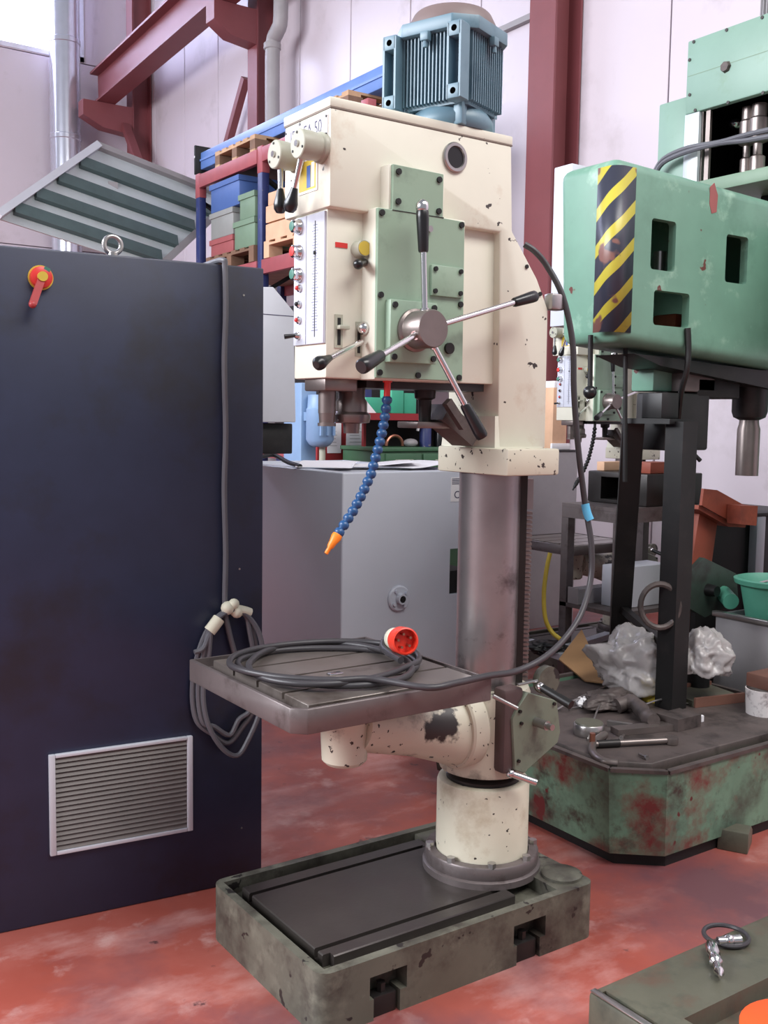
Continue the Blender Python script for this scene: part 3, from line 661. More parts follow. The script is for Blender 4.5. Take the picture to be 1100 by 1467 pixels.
# ================================================================== NAVY ELECTRICAL CABINET
ca = Vector((1.464, 2.767, 0)); ang = math.atan2(2.767-2.852, 1.464-.688)
T = Matrix.Translation(ca) @ Matrix.Rotation(ang, 4, 'Z')      # local x runs along the front, ending at 0; +y is depth
ht = zat(ca, 384)
cab = thing('electrical_cabinet', 'big dark navy electrical cabinet with vent grille and red switch', 'cabinet', T @ Vector((-.6, .25, 0)))
MB(T).box(-1.30, 0, 0, .50, .0, ht, bev=.006).build('cabinet_body', 'navy', cab)
MB(T).box(-1.30, -.01, .501, 2.8, .0, ht-.03, bev=.01).build('light_blocker', 'navy', cab)  # unseen block added behind the cabinet to shade the grey machine's left face
Ti = T.inverted()
def loc(x, y):                                        # local coordinates on the front of the cabinet
    o_ = Ti @ C; d = Ti.to_3x3() @ ray(x, y); t = -o_.y/d.y; return o_+d*t
# vent grille
v0, v1, v2, v3 = loc(66, 1080), loc(275, 1054), loc(74, 1224), loc(274, 1188)
x0, x1 = (v0.x+v2.x)/2, (v1.x+v3.x)/2; z1 = (v0.z+v1.z)/2; z0 = (v2.z+v3.z)/2
gr = MB(T).box(x0, x0+.017, -.014, .001, z0, z1, bev=.002).box(x1-.017, x1, -.014, .001, z0, z1, bev=.002).box(x0+.0172, x1-.0172, -.014, .001, z0, z0+.012, bev=.002).box(x0+.0172, x1-.0172, -.014, .001, z1-.010, z1, bev=.002).build('vent_grille', 'pale_grey', cab)
MB(T).box(x0+.014, x1-.014, -.002, .0, z0+.008, z1-.008).build('vent_back', 'black', gr)
ns = 19; hgt = (z1-z0-.024)/ns
sl = None
for k in range(ns):
    zz = z0+.0135+k*hgt
    MB(T).hull([(x0+.017, -.011, zz), (x1-.017, -.011, zz), (x1-.017, -.0095, zz+.002), (x0+.017, -.0095, zz+.002)], [(x0+.017, -.004, zz+hgt*.75), (x1-.017, -.004, zz+hgt*.75), (x1-.017, -.002, zz+hgt*.75), (x0+.017, -.002, zz+hgt*.75)]).build('slat', 'vent_slat', gr)
# main switch
s_ = loc(58, 398)
sw = MB(T).lathe([(0, 0), (.033, 0), (.033, .004), (0, .004)], s_, (0, -1, 0), n=32).build('switch_plate', 'yellow', cab)
MB(T).lathe([(0, .004), (.029, .004), (.028, .022), (.020, .026), (0, .026)], s_, (0, -1, 0), n=32).build('switch_rotor', 'red', sw)
e = loc(43, 438); d = Vector((e.x-s_.x, 0, e.z-s_.z)).normalized()
MB(T).beam(s_+Vector((0, -.026, 0)), Vector((e.x, -.040, e.z)), .019, .014, up=(0, 1, 0)).sph((e.x, -.040, e.z), .0105, 12).build('switch_handle', 'dull_red', sw)
MB(T).cyl(s_+Vector((0, -.026, 0)), s_+Vector((0, -.038, 0)), .013, n=20).build('switch_centre', 'yellow', sw)
MB(T).prism([(s_.x+.004, s_.z+.020), (s_.x+.020, s_.z+.014), (s_.x+.022, s_.z+.022), (s_.x+.008, s_.z+.029)], 'y', -.0255, -.024).build('switch_mark', 'green_cap', sw)
# lifting eye
q = loc(169, 365); q.y = .06
MB(T).cyl((q.x, .06, ht-.002), (q.x, .06, ht+.015), .014, n=18).tube([(q.x+.024*math.cos(a), .06, ht+.036+.024*math.sin(a)) for a in [k*math.pi/8 for k in range(16)]], .007, 10, 2, True).build('lifting_eye', 'steel', cab)
for x, y in ((349, 423), (343, 815), (346, 1186)): q = loc(x, y); MB(T).cyl((q.x, .001, q.z), (q.x, -.002, q.z), .003, n=8).build('rivet', 'steel', cab)

# ================================================================== CABLE HANGING DOWN THE CABINET
def lc(x, y, off=.014): q = loc(x, y); q.y = -off; return T @ q
hcab = thing('hanging_cable', 'grey cable hung over the navy cabinet, its coil tied with tape', 'cable', T @ Vector((-.16, -.012, .62)))
top = T @ Vector((loc(312, 372).x, .10, ht+.010)); edge = T @ Vector((loc(318, 372).x, -.006, ht+.011))
MB().tube([T @ Vector((loc(308, 372).x, .30, ht+.010)), top, edge, lc(320, 385), lc(321, 450), lc(319, 520), lc(321, 620), lc(319, 700), lc(321, 790), lc(320, 868), lc(326, 905), lc(334, 935)], .0085, 9, 5).build('cable', 'cable_grey', hcab)
for k, (lx, rx, by, dz) in enumerate(((275, 366, 1062, 0), (282, 360, 1050, .008), (288, 372, 1078, .016))):
    cx_ = (lx+rx)/2; o_ = .016+dz
    ring_ = [lc(326, 872, o_), lc(300, 892, o_), lc(lx+6, 935, o_), lc(lx-2, 985, o_), lc(lx+4, 1030, o_), lc(cx_-18, by-12, o_), lc(cx_+4, by, o_), lc(rx-22, by-22, o_), lc(rx-4, 1010, o_), lc(rx, 950, o_), lc(rx-6, 905, o_), lc(347, 878, o_)]
    MB().tube(ring_, .0078, 8, 5, True).build('cable_loop', 'cable_grey', hcab)
MB().tube([lc(312, 886, .03), lc(296, 905, .03), lc(286, 925, .034), lc(273, 931, .036)], .0078, 8, 4).build('cable_end', 'cable_grey', hcab)
MB().tube([lc(310, 884, .024), lc(303, 893, .026), lc(296, 902, .026)], .019, 10, 3).sph(lc(322, 869, .026), .021, 12).sph(lc(330, 863, .03), .017, 10).sph(lc(335, 874, .026), .02, 12).tube([lc(330, 870, .026), lc(345, 873, .026), lc(354, 876, .024)], .015, 10, 3).build('tape_tie', 'tape', hcab)
# ================================================================== helpers for the things around
def obox(name, b, m_, parent=None, bev=.004): return MB().box(*b, bev=bev).build(name, m_, parent)
def copy_tree(o, parent=None):
    c = o.copy(); COL.objects.link(c); c.parent = parent
    for ch_ in o.children: copy_tree(ch_, c)
    return c
def crate(name, label, b, m_, group=None, t=.03):
    """open stacking crate with a rim"""
    x0, x1, y0, y1, z0, z1 = b
    r = thing(name, label, 'crate', ((x0+x1)/2, (y0+y1)/2, z0), group)
    o = MB().box(x0, x1, y0, y1, z0, z1, bev=.01).build('crate_body', m_, r); cut(o, MB().box(x0+t, x1-t, y0+t, y1-t, z0+t, z1+.1))
    MB().box(x0-.012, x1+.012, y0-.012, y0+.02, z1-.05, z1).box(x0-.012, x1+.012, y1-.02, y1+.012, z1-.05, z1).box(x0-.012, x0+.02, y0+.0205, y1-.0205, z1-.05, z1).box(x1-.02, x1+.012, y0+.0205, y1-.0205, z1-.05, z1).build('rim', m_, r)
    return r
def pallet(label, x0, x1, y0, y1, z, m_='wood', group='pallets on the rack'):
    r = thing('pallet', label, 'pallet', ((x0+x1)/2, (y0+y1)/2, z), group)
    for i in range(3):
        y = y0+(y1-y0-.1)*i/2
        MB().box(x0, x1, y, y+.1, z, z+.02).build('bottom_board', m_, r)
        for j in range(3):
            x = x0+(x1-x0-.14)*j/2; MB().box(x, x+.14, y, y+.1, z+.0202, z+.11).build('block', 'wood_dark' if m_ != 'wood_pale' else m_, r)
    for j in range(3):
        x = x0+(x1-x0-.12)*j/2; MB().box(x, x+.12, y0, y1, z+.1102, z+.13).build('stringer', m_, r)
    for i in range(6):
        y = y0+(y1-y0-.1)*i/5; MB().box(x0, x1, y, y+.1, z+.1302, z+.15).build('top_board', m_, r)
    return r

# ================================================================== STORAGE RACK on the left
XR, XR2 = 4.5, 5.45
ya = P(283, 300, 'x', XR).y; yb = P(372, 300, 'x', XR).y; yd = 6.86
zt = P(283, 252, 'x', XR).z; zm = P(372, 373, 'x', XR).z
rk = thing('storage_rack', 'tall storage rack with navy uprights and dull red beams', 'rack', ((XR+XR2)/2, (ya+yd)/2, 0))
for y in (ya, yb, yd):
    for x in (XR, XR2):
        MB().box(x, x+.075, y-.045, y+.045, 0, zt-.09 if True else zt, bev=.006).build('upright', 'rack_blue', rk)
        MB().box(x-.002, x+.077, y-.05, y+.05, zt-.22, zt+.02, bev=.004).build('beam_end', 'rack_red', rk)
    MB().beam((XR+.04, y, zt-.25), (XR2, y, zt-.75), .05, .03).beam((XR+.04, y, zt-1.3), (XR2, y, zt-.75), .05, .03).build('brace', 'black', rk)
for y0, y1 in ((yb, ya), (yd, yb)):
    for z in (zt, zm, 1.2):
        for x in (XR-.01, XR2+.04):
            MB().box(x, x+.05, y0+.05, y1-.05, z-.13, z, bev=.005).build('beam', 'rack_red', rk)
    MB().box(XR+.05, XR2+.03, y0+.05, y1-.05, zt-.03, zt-.002).build('deck', 'wood_dark', rk)
    MB().box(XR+.05, XR2+.03, y0+.05, y1-.05, zm-.03, zm-.002).build('deck', 'wood_dark', rk)
pallet('weathered pallet on the top deck of the rack', XR+.0, XR+.9, yb+.10, yb+.95, zt+.001)
pallet('second weathered pallet under the blue girder, behind the press head', XR+.0, XR+.9, yb-1.5, yb-.5, zt+.001)
# long blue hollow beam lying on the rack
zB = zt+.155
p0 = P(283, 233, 'x', XR+.10)
bb = thing('blue_girder', 'long light blue girder with black end plate lying on the rack', 'girder', (XR+.2, ya-1, zt))
XG = XR+.19; yE = P(287, 225, 'x', XG).y
MB().box(XG, XG+.24, yd, yE, zt+.152, zt+.33, bev=.012).build('girder', 'beam_blue', bb)
MB().box(XG-.012, XG+.252, yd, yE-.01, zt+.235, zt+.255).build('side_rib', 'beam_blue', bb)
e_ = MB().box(XG-.06, XG+.30, yE+.001, yE+.03, zt+.10, zt+.40, bev=.004).build('end_plate', 'black', bb)
MB().cyl((XG-.062, yE+.0155, zt+.28), (XG-.059, yE+.0155, zt+.28), .012, n=20).build('end_hole', 'white', bb)
# pallets, crates on the middle deck
pallet('dark pallet under the coloured crates on the rack', XR-.02, XR+.9, yb+.08, yb+1.12, zm+.001, 'wood_dark')
z0 = zm+.152
cw = (XR, XR+.55)
crate('crate', 'red plastic crate at the bottom of the rack stack', (cw[0], cw[1], yb+.55, yb+1.05, z0, z0+.16), 'crate_red', 'stacked crates on the rack')
crate('crate', 'grey plastic crate between the red and blue ones', (cw[0], cw[1], yb+.55, yb+1.05, z0+.165, z0+.42), 'crate_grey', 'stacked crates on the rack')
crate('crate', 'blue plastic crate topmost on the grey one', (cw[0], cw[1], yb+.42, yb+1.05, z0+.425, z0+.70), 'crate_blue', 'stacked crates on the rack')
crate('crate', 'lower pale green crate beside the rack upright', (cw[0], cw[1], yb+.10, yb+.52, z0, z0+.26), 'crate_green', 'stacked crates on the rack')
crate('crate', 'upper pale green crate beside the rack upright', (cw[0], cw[1], yb+.10, yb+.41, z0+.265, z0+.50), 'crate_green', 'stacked crates on the rack')
pallet('pale new pallet on the red rack beam, nearest the press', XR-.02, XR+.9, yb-1.3, yb-.12, zm+.001, 'wood_pale')
MB_ = thing('wooden_box', 'pinkish wooden box made of boards, lying on the pale pallet', 'wooden box', (XR+.4, yb-.7, zm+.16))
for i in range(2): MB().box(XR-.01, XR+.02, yb-1.28, yb-.14, zm+.155+i*.16, zm+.155+i*.16+.145).build('board', 'wood_pale', MB_)
MB().box(XR+.0205, XR+.8, yb-1.28, yb-.14, zm+.155, zm+.46).build('box_body', 'wood', MB_)
tag(MB().box(XR, XR+.8, yb-1.26, yb-.16, zm+.465, zm+.58, bev=.006).build('timber_bundle', 'wood_pale'), 'orange tinted timber slab topmost on the boarded box', 'timber')
crate('crate', 'dark blue crate standing further back on the rack deck', (XR+.30, XR+.8, yb-1.2, yb-.3, zm+.585, zm+.82), 'rack_blue', 'stacked crates on the rack')
# dark stored goods on the low level of the rack
tag(MB().box(XR+.05, XR+.8, yb-1.6, yb-.2, 1.202, zm-.45, bev=.02).build('stored_motor_crate', 'black'), 'black covered crate on the low level of the rack', 'crate')

# ================================================================== RIBBED SHEET CANOPY leaning behind the cabinet
A = D(138, 211, 10.5); B = D(-6, 312, 9.3); Cc = D(331, 287, 11.6)
Dd = B+Cc-A; nrm = (B-A).cross(Cc-A).normalized(); nrm = -nrm if nrm.dot(C-A) > 0 else nrm
sc_ = thing('sheet_canopy', 'big ribbed galvanised sheet canopy tilted behind the navy cabinet', 'canopy', ((A.x+Dd.x)/2, (A.y+Dd.y)/2, 0))
MB().hull([A, B, Dd, Cc], [p+nrm*.012 for p in (A, B, Dd, Cc)]).build('sheet', 'galvanised', sc_)
for t_ in (.23, .46, .68, .88):
    a = A.lerp(B, t_)+(Cc-A)*.02; b = a+(Cc-A)*.93
    MB().beam(a-nrm*.03, b-nrm*.03, .13, .05, up=nrm).build('rib', 'gal_rib', sc_)
MB().beam(A-nrm*.03, B-nrm*.03, .07, .09, up=nrm).build('edge_tube', 'pale_grey', sc_)
MB().beam(A-nrm*.02, Cc-nrm*.02, .07, .07, up=nrm).build('edge_tube', 'grey_sheet', sc_)
MB().beam(Cc-nrm*.02, Dd-nrm*.02, .07, .07, up=nrm).build('edge_tube', 'grey_sheet', sc_)
for q in (A.lerp(Dd, .25), A.lerp(Dd, .8)): MB().box(q.x-.05, q.x+.05, q.y-.05, q.y+.05, 0, q.z-.05).build('post', 'grey_sheet', sc_)

# ================================================================== GREY MACHINING CENTRE behind the table
g = pbox(489, 375, 672, 677, 1035, 5.0); g[3] = g[2]+1.25; g[4] = 0
mcn = thing('machining_centre', 'light grey enclosed machine tool standing behind the drill table', 'machine tool', ((g[0]+g[1])/2, g[2]+.6, 0))
eb = MB().box(*g, bev=.010, seg=3).build('enclosure', 'enclosure', mcn)
nx0 = P(644, 820, 'y', g[2]).x; nz0 = P(650, 851, 'y', g[2]).z; nz1 = P(650, 786, 'y', g[2]).z
cut(eb, MB().box(nx0, nx0+.16, g[2]-.1, g[2]+.3, nz0, nz1).box(g[0]+.05, g[1]-.05, g[2]+.05, g[3]-.05, g[5]-.03, g[5]+.2))
MB().box(nx0, nx0+.16, g[2]+.02, g[2]+.29, nz0+.001, (nz0+nz1)/2).build('recess_door', 'black', mcn)
q = P(570, 857, 'y', g[2])
fl = MB().lathe([(0, -.005), (.066, -.005), (.066, .010), (.060, .016), (.028, .018), (.026, .045), (.018, .045), (.017, .02), (0, .02)], q, (0, -1, 0), n=36).build('pipe_flange', 'enclosure', mcn)
for k in range(4): a = .6+k*math.pi/2; MB().cyl(q+Vector((.045*math.cos(a), -.012, .045*math.sin(a))), q+Vector((.045*math.cos(a), -.028, .045*math.sin(a))), .009, n=8).build('flange_bolt', 'enclosure', fl)
MB().cyl(q+Vector((0, -.02, 0)), q+Vector((0, -.047, 0)), .015, n=18).build('bore', 'black', fl)
a = P(646, 684, 'y', g[2]); b = P(664, 718, 'y', g[2])
st = MB().box(a.x, b.x, g[2]-.002, g[2]+.001, b.z, a.z).build('sticker', 'white', mcn)
mb = MB()
for k in range(4): mb.box(a.x+.006, b.x-.006, g[2]-.003, g[2]-.001, a.z-.010-k*.0085, a.z-.006-k*.0085)
mb.build('sticker_bars', 'ink', st)
text('lettering', 'CE', .055, Matrix.Translation(((a.x+b.x)/2+.01, g[2]-.0025, b.z+.034)) @ Matrix.Rotation(math.pi/2, 4, 'X'), 'ink', st)
# upper housing of the same machine (grey with a chamfered shoulder) and dark chute under it
hp_ = [P(x, y, 'y', g[2]+.32) for x, y in ((330, 411), (392, 411), (421, 446), (424, 605), (330, 605))]
yh = g[2]+.32
MB().prism([(p.x, p.z) for p in hp_], 'y', yh, yh+.8, bev=.006).build('spindle_housing', 'pale_grey', mcn)
a = P(330, 446, 'y', yh); b = P(421, 446, 'y', yh); MB().box(a.x, b.x, yh-.001, yh+.002, a.z-.003, a.z+.001).build('housing_joint', 'ink', mcn)
a = P(330, 606, 'y', yh+.05); b = P(419, 650, 'y', yh+.05)
MB().box(a.x, b.x, yh+.05, yh+.7, b.z, a.z, bev=.006).build('chute', 'black_oily', mcn)
MB().box(a.x-.1, a.x+.12, yh+.1, yh+.7, g[5]-.05, a.z).build('pillar', 'pale_grey', mcn)
tag(MB().tube([P(372, 655, 'z', g[5]+.04), P(392, 652, 'z', g[5]+.05), P(412, 662, 'z', g[5]+.02), P(430, 668, 'z', g[5]+.01)], .012, 8, 4).build('hose', 'black'), 'short black hose lying on the grey machine by the dark chute', 'hose')
# papers on its top
def sheet(label, px, rot, zt_, w_=.297, h_=.42):
    c_ = P(*px, 'z', zt_); T_ = Matrix.Translation(c_) @ Matrix.Rotation(rot, 4, 'Z'); n_ = 8; mb = MB(T_)
    for i in range(n_):
        x0 = -h_/2+h_*i/n_; x1 = x0+h_/n_; f_ = lambda x: .012*(math.sin(x*9+rot)+1)
        mb.hull([(x0, -w_/2, f_(x0)), (x1, -w_/2, f_(x1)), (x1, w_/2, f_(x1)), (x0, w_/2, f_(x0))], [(x0, -w_/2, f_(x0)+.002), (x1, -w_/2, f_(x1)+.002), (x1, w_/2, f_(x1)+.002), (x0, w_/2, f_(x0)+.002)])
    return tag(mb.build('paper_sheet', 'paper'), label, 'paper', 'papers on the grey machine')
mgl = MB().box(g[0]+.052, g[1]-.052, g[2]+.052, g[3]-.052, g[5]-.035, g[5]-.012).build('top_tray', 'pale_grey', mcn)
sheet('white paper sheet on the grey machine, beside the column collar', (600, 668), .2, g[5]+.003)
sheet('white paper sheet on the grey machine, left of the coolant hose', (470, 668), .9, g[5]+.003)
sheet('white paper sheet on the grey machine, right behind the coolant hose', (540, 667), -.4, g[5]+.006)

# ================================================================== BENCH CORNER seen under the drill head
# pale blue pillar machine with motor
b_ = pbox(430, 405, 452, 548, 1000, 7.2); b_[4] = 0
lb = thing('blue_machine', 'pale blue machine pillar with a round blue motor', 'machine', ((b_[0]+b_[1])/2, (b_[2]+b_[3])/2, 0))
obox('pillar', b_, 'light_blue', lb, .01)
q0 = P(455, 640, 'y', b_[2]-.05); q1 = P(455, 566, 'y', b_[2]-.05)
MB().lathe([(0, 0), (.05, 0), (.075, .015), (.098, .05), (.098, .26), (.09, .27), (.085, .36), (0, .36)], (q0.x, b_[2]-.08, q0.z), n=28).build('motor', 'light_blue', lb)
for dx in (-.05, .0, .05): MB().box(q0.x+dx-.008, q0.x+dx+.008, b_[2]-.19, b_[2]-.17, q0.z+.08, q0.z+.24).build('motor_rib', 'light_blue', lb)
MB().box(b_[0]+.02, q0.x+.06, b_[2]-.10, b_[2]+.05, q0.z+.18, q0.z+.24).build('motor_bracket', 'light_blue', lb)
MB().cyl((q0.x+.02, b_[2]-.08, .9), (q0.x+.02, b_[2]-.08, q0.z+.01), .022, n=14).build('shaft', 'base_drum', lb)
MB().box(q0.x-.10, q0.x+.14, b_[2]-.2, b_[2]+.02, .86, .9).box(b_[0], q0.x, b_[2]-.1, b_[2], .84, .88).build('foot', 'wood_pale', lb)
# red board with papers
yr = D(500, 630, 7.9).y
a = P(455, 596, 'y', yr); b = P(548, 596, 'y', yr)
rbd = thing('notice_board', 'dark red board with white papers pinned on it', 'notice board', ((a.x+b.x)/2, yr, 0))
MB().box(a.x, b.x, yr, yr+.05, 0, a.z).build('board', 'panel_red', rbd)
for x0, x1, y0, y1 in ((469, 488, 606, 649), (496, 526, 602, 643), (531, 545, 600, 619)):
    p0 = P(x0, y0, 'y', yr); p1 = P(x1, y1, 'y', yr); pw = MB().box(p0.x, p1.x, yr-.004, yr-.001, p1.z, p0.z).build('paper', 'paper', rbd)
    mb = MB()
    for k in range(6):
        zz = p0.z-(p0.z-p1.z)*(.15+.12*k); mb.box(p0.x+(p1.x-p0.x)*.15, p0.x+(p1.x-p0.x)*(.6+.05*(k % 3)), yr-.005, yr-.0035, zz-.003, zz)
    mb.build('print', 'grey_sheet', pw)
# green bench with drawers
yg = yr-.55
a = P(546, 641, 'y', yg); b = P(675, 641, 'y', yg)
bn = thing('workbench', 'dark green workbench with metal drawers under the shelf', 'workbench', ((a.x+b.x)/2, yg+.3, 0))
obox('bench_body', (a.x, b.x, yg, yg+.52, 0, a.z-.03), 'bench_green', bn)
obox('bench_top', (a.x-.02, b.x, yg-.02, yg+.53, a.z-.029, a.z), 'bench_green', bn)
for x0, x1 in ((551, 601), (605, 660)):
    p0 = P(x0, 650, 'y', yg); p1 = P(x1, 672, 'y', yg)
    for k in range(2):
        z1 = p0.z-k*.17; dw = MB().box(p0.x, p1.x, yg-.018, yg+.001, z1-.155, z1, bev=.004).build('drawer', 'bench_green', bn)
        xm = (p0.x+p1.x)/2; MB().tube([(xm-.07, yg-.016, z1-.05), (xm-.07, yg-.04, z1-.05), (xm+.07, yg-.04, z1-.05), (xm+.07, yg-.016, z1-.05)], .008, 6, 1).build('drawer_handle', 'base_drum', dw)
# shelf above the bench
zsf = P(560, 592, 'y', yg).z; zb_ = a.z
sh = thing('bench_shelf', 'dark red open shelf above the green workbench', 'shelf', ((a.x+b.x)/2, yg+.1, zb_))
a2 = P(552, 592, 'y', yg); a1 = P(515, 592, 'y', yg)
MB().box(a1.x, b.x, yg+.02, yg+.30, zsf-.05, zsf).build('shelf_board', 'panel_red', sh)
MB().box(a2.x, b.x, yg+.28, yg+.30, zb_, zsf-.0505).build('shelf_back', 'black', sh)
MB().box(b.x-.03, b.x, yg+.02, yg+.279, zb_, zsf-.0505).build('shelf_side', 'panel_red', sh); MB().box(a2.x-.02, a2.x, yg+.25, yg+.279, zb_, zsf-.0505).build('shelf_side', 'panel_red', sh)
def onbench(x0, x1, y0, y1, yy_, dy): p0 = P(x0, y0, 'y', yy_); p1 = P(x1, y1, 'y', yy_); return (p0.x, p1.x, yy_, yy_+dy, p1.z, p0.z)
q = onbench(524, 551, 569, 591, yg+.05, .15); q = q[:4]+(zsf, q[5]); obj_ = thing('teal_box', 'teal and white carton lying on the red shelf', 'box', (q[0], q[2], zsf)); obox('carton', q, 'teal', obj_); MB().prism([(q[0], zsf), (q[0]+.09, zsf), (q[0], zsf+.09)], 'y', q[2]-.003, q[2]-.001).build('print', 'white', obj_)
q = onbench(561, 578, 556, 591, yg+.05, .15); q = q[:4]+(zsf, q[5]); tb_ = thing('teal_box', 'tall teal carton with white top standing on the red shelf', 'box', (q[0], q[2], zsf)); obox('carton', q, 'teal', tb_); obox('white_top', (q[0]+.01, q[1]-.01, q[2]+.01, q[3]-.01, q[5]+.0005, q[5]+.04), 'white', tb_)
q = onbench(579, 596, 563, 591, yg+.06, .15); q = q[:4]+(zsf, q[5]); tag(obox('teal_box', q, 'teal'), 'low dark teal carton beside the tall teal one', 'box')
p0 = P(609, 638, 'y', yg+.1); r_ = .045
bt = thing('spray_bottle', 'dark blue spray bottle with white trigger head on the bench', 'bottle', (p0.x, yg+.1, zb_))
MB().lathe([(0, 0), (r_, 0), (r_, .14), (.03, .17), (.02, .18), (0, .18)], (p0.x, yg+.1, zb_), n=22).build('bottle', 'rack_blue', bt)
MB().box(p0.x-.055, p0.x+.035, yg+.085, yg+.115, zb_+.1805, zb_+.22, bev=.006).beam((p0.x-.05, yg+.1, zb_+.19), (p0.x-.075, yg+.1, zb_+.12), .016, .016).build('trigger', 'white', bt)
MB().cyl((p0.x+.02, yg+.084, zb_+.2), (p0.x+.02, yg+.078, zb_+.2), .018, n=12).build('red_mark', 'red', bt)
p0 = P(629, 638, 'y', yg+.1); tag(MB().lathe([(0, 0), (.042, 0), (.042, .15), (.025, .19), (.02, .23), (0, .23)], (p0.x, yg+.1, zb_), n=22).build('black_bottle', 'black_plastic'), 'black bottle beside the spray bottle on the bench', 'bottle')
p0 = P(565, 641, 'y', yg+.12); tag(MB().tube([(p0.x+.075*math.cos(k*math.pi/8), yg+.12, zb_+.008+.075*math.sin(k*math.pi/8)) for k in range(9)], .012, 8, 2).build('copper_ring', 'copper'), 'half copper pipe arch standing on the bench', 'copper pipe')
p0 = P(588, 641, 'y', yg+.1); tag(MB().sph((p0.x, yg+.1, zb_+.03), .06, 14, (1, .8, .55)).build('cloth', 'grey_sheet'), 'grey cloth bundle on the bench beside the spray bottle', 'cloth')

# ================================================================== SECOND DRILL PRESS, same make, further back
second = copy_tree(dpress)
tgt = D(822, 598, 5.9); sca = .94
second.scale = (sca,)*3
second.location = Vector((tgt.x-(1.295-1.63)*sca, tgt.y-(2.13-2.23)*sca, 0))
for ch_ in second.children_recursive:
    if ch_.name.startswith(('hose_segment', 'nozzle', 'coolant_pipe')): ch_.material_slots[0].link = 'OBJECT'; ch_.material_slots[0].material = MAT['black_oily']
second['label'] = 'second cream drilling machine further back, half hidden by the green arm'

# ================================================================== GREEN RADIAL DRILL on the right
HT = .33
rt = [P(x, y, 'z', HT) for x, y in ((796, 1074), (872, 1104), (956, 1108), (1083, 1072))]
dl_ = (rt[0]-rt[1]).normalized(); dr_ = (rt[3]-rt[2]).normalized()
v3 = lambda x, y: Vector((x, y, HT))
plan = [v3(rt[1].x+.01, 3.20), rt[1], rt[2], v3(4.05, 2.11), v3(4.05, 2.44), v3(3.62, 2.44), v3(3.62, 3.20)]
NP = len(plan); cen = Vector((3.0, 2.40, HT))
grd = thing('radial_drill', 'big green radial drilling machine on an octagonal chipped tank base', 'radial drill', (cen.x, cen.y, 0))
def shr(p, f_, z): v = Vector((p.x-cen.x, p.y-cen.y, 0)); return Vector((cen.x, cen.y, z))+v*f_
t_ = MB().hull([shr(p, .955, .045) for p in plan], [shr(p, 1.0, HT) for p in plan]).build('base_tank', 'tank_green', grd)
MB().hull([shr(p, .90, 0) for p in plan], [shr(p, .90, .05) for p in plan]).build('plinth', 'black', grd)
cut(t_, MB().hull([shr(p, .975, HT-.06) for p in plan], [shr(p, .975, HT+.1) for p in plan]))
lipm = MB(); pl_ = [shr(p, .988, HT+.002) for p in plan]
for i in range(NP): lipm.beam(pl_[i], pl_[(i+1) % NP], .022, .012)
lipm.build('rim', 'grime', grd)
MB().prism([(2.50, 3.14), (2.50, 2.30), (2.61, 2.20), (3.98, 2.20), (3.98, 2.40), (3.57, 2.40), (3.57, 3.14)], 'z', HT-.058, HT-.004, bev=.003, seg=1).build('work_plate', 'grime', grd)
# arm: hollow casting with three openings, near corner rounded
n_ = D(884, 350, 3.75); YA = n_.y
corner = [P(x, y, 'y', YA) for x, y in ((884, 222), (1125, 290), (1125, 531), (884, 489))]
yA2 = P(800, 360, 'x', n_.x).y
arm = MB().prism([(p.x, p.z) for p in corner], 'y', YA, yA2, bev=.045, seg=5).build('arm', 'machine_green', grd)
cm = MB().prism([(corner[0].x+.05, corner[0].z-.06), (corner[1].x-.05, corner[1].z-.06), (corner[2].x-.05, corner[2].z+.06), (corner[3].x+.05, corner[3].z+.06)], 'y', YA+.035, yA2-.04)
cut(arm, cm)
def rr(x0, x1, y0, y1):
    a = P(x0, y0, 'y', YA); b = P(x1, y1, 'y', YA); return a.x, b.x, b.z, a.z
cm = MB()
for w_ in ((934, 966, 312, 390), (1041, 1069, 335, 408), (937, 986, 415, 470)):
    x0, x1, z0, z1 = rr(*w_); t = bmesh.new(); bmesh.ops.create_cube(t, size=1)
    for v in t.verts: v.co = Vector(((x0+x1)/2+v.co.x*(x1-x0), YA+v.co.y*.16, (z0+z1)/2+v.co.z*(z1-z0)))
    bmesh.ops.bevel(t, geom=[e for e in t.edges if abs(e.verts[0].co.y-e.verts[1].co.y) > .01], offset=.014, segments=3, profile=.5, affect='EDGES'); cm._add(t)
cut(arm, cm)
q = P(945, 372, 'y', YA+.12); MB().cyl((q.x, YA+.12, q.z-.08), (q.x, YA+.12, q.z+.03), .026, n=20).cyl((q.x+.02, YA+.15, q.z-.08), (q.x+.02, YA+.15, q.z+.02), .02, n=16).build('arm_shaft', 'steel', grd)
q = P(965, 462, 'y', YA+.15); MB().box(q.x-.05, q.x+.08, YA+.1, YA+.22, q.z-.03, q.z+.03, bev=.01).build('arm_gear', 'rust', grd)
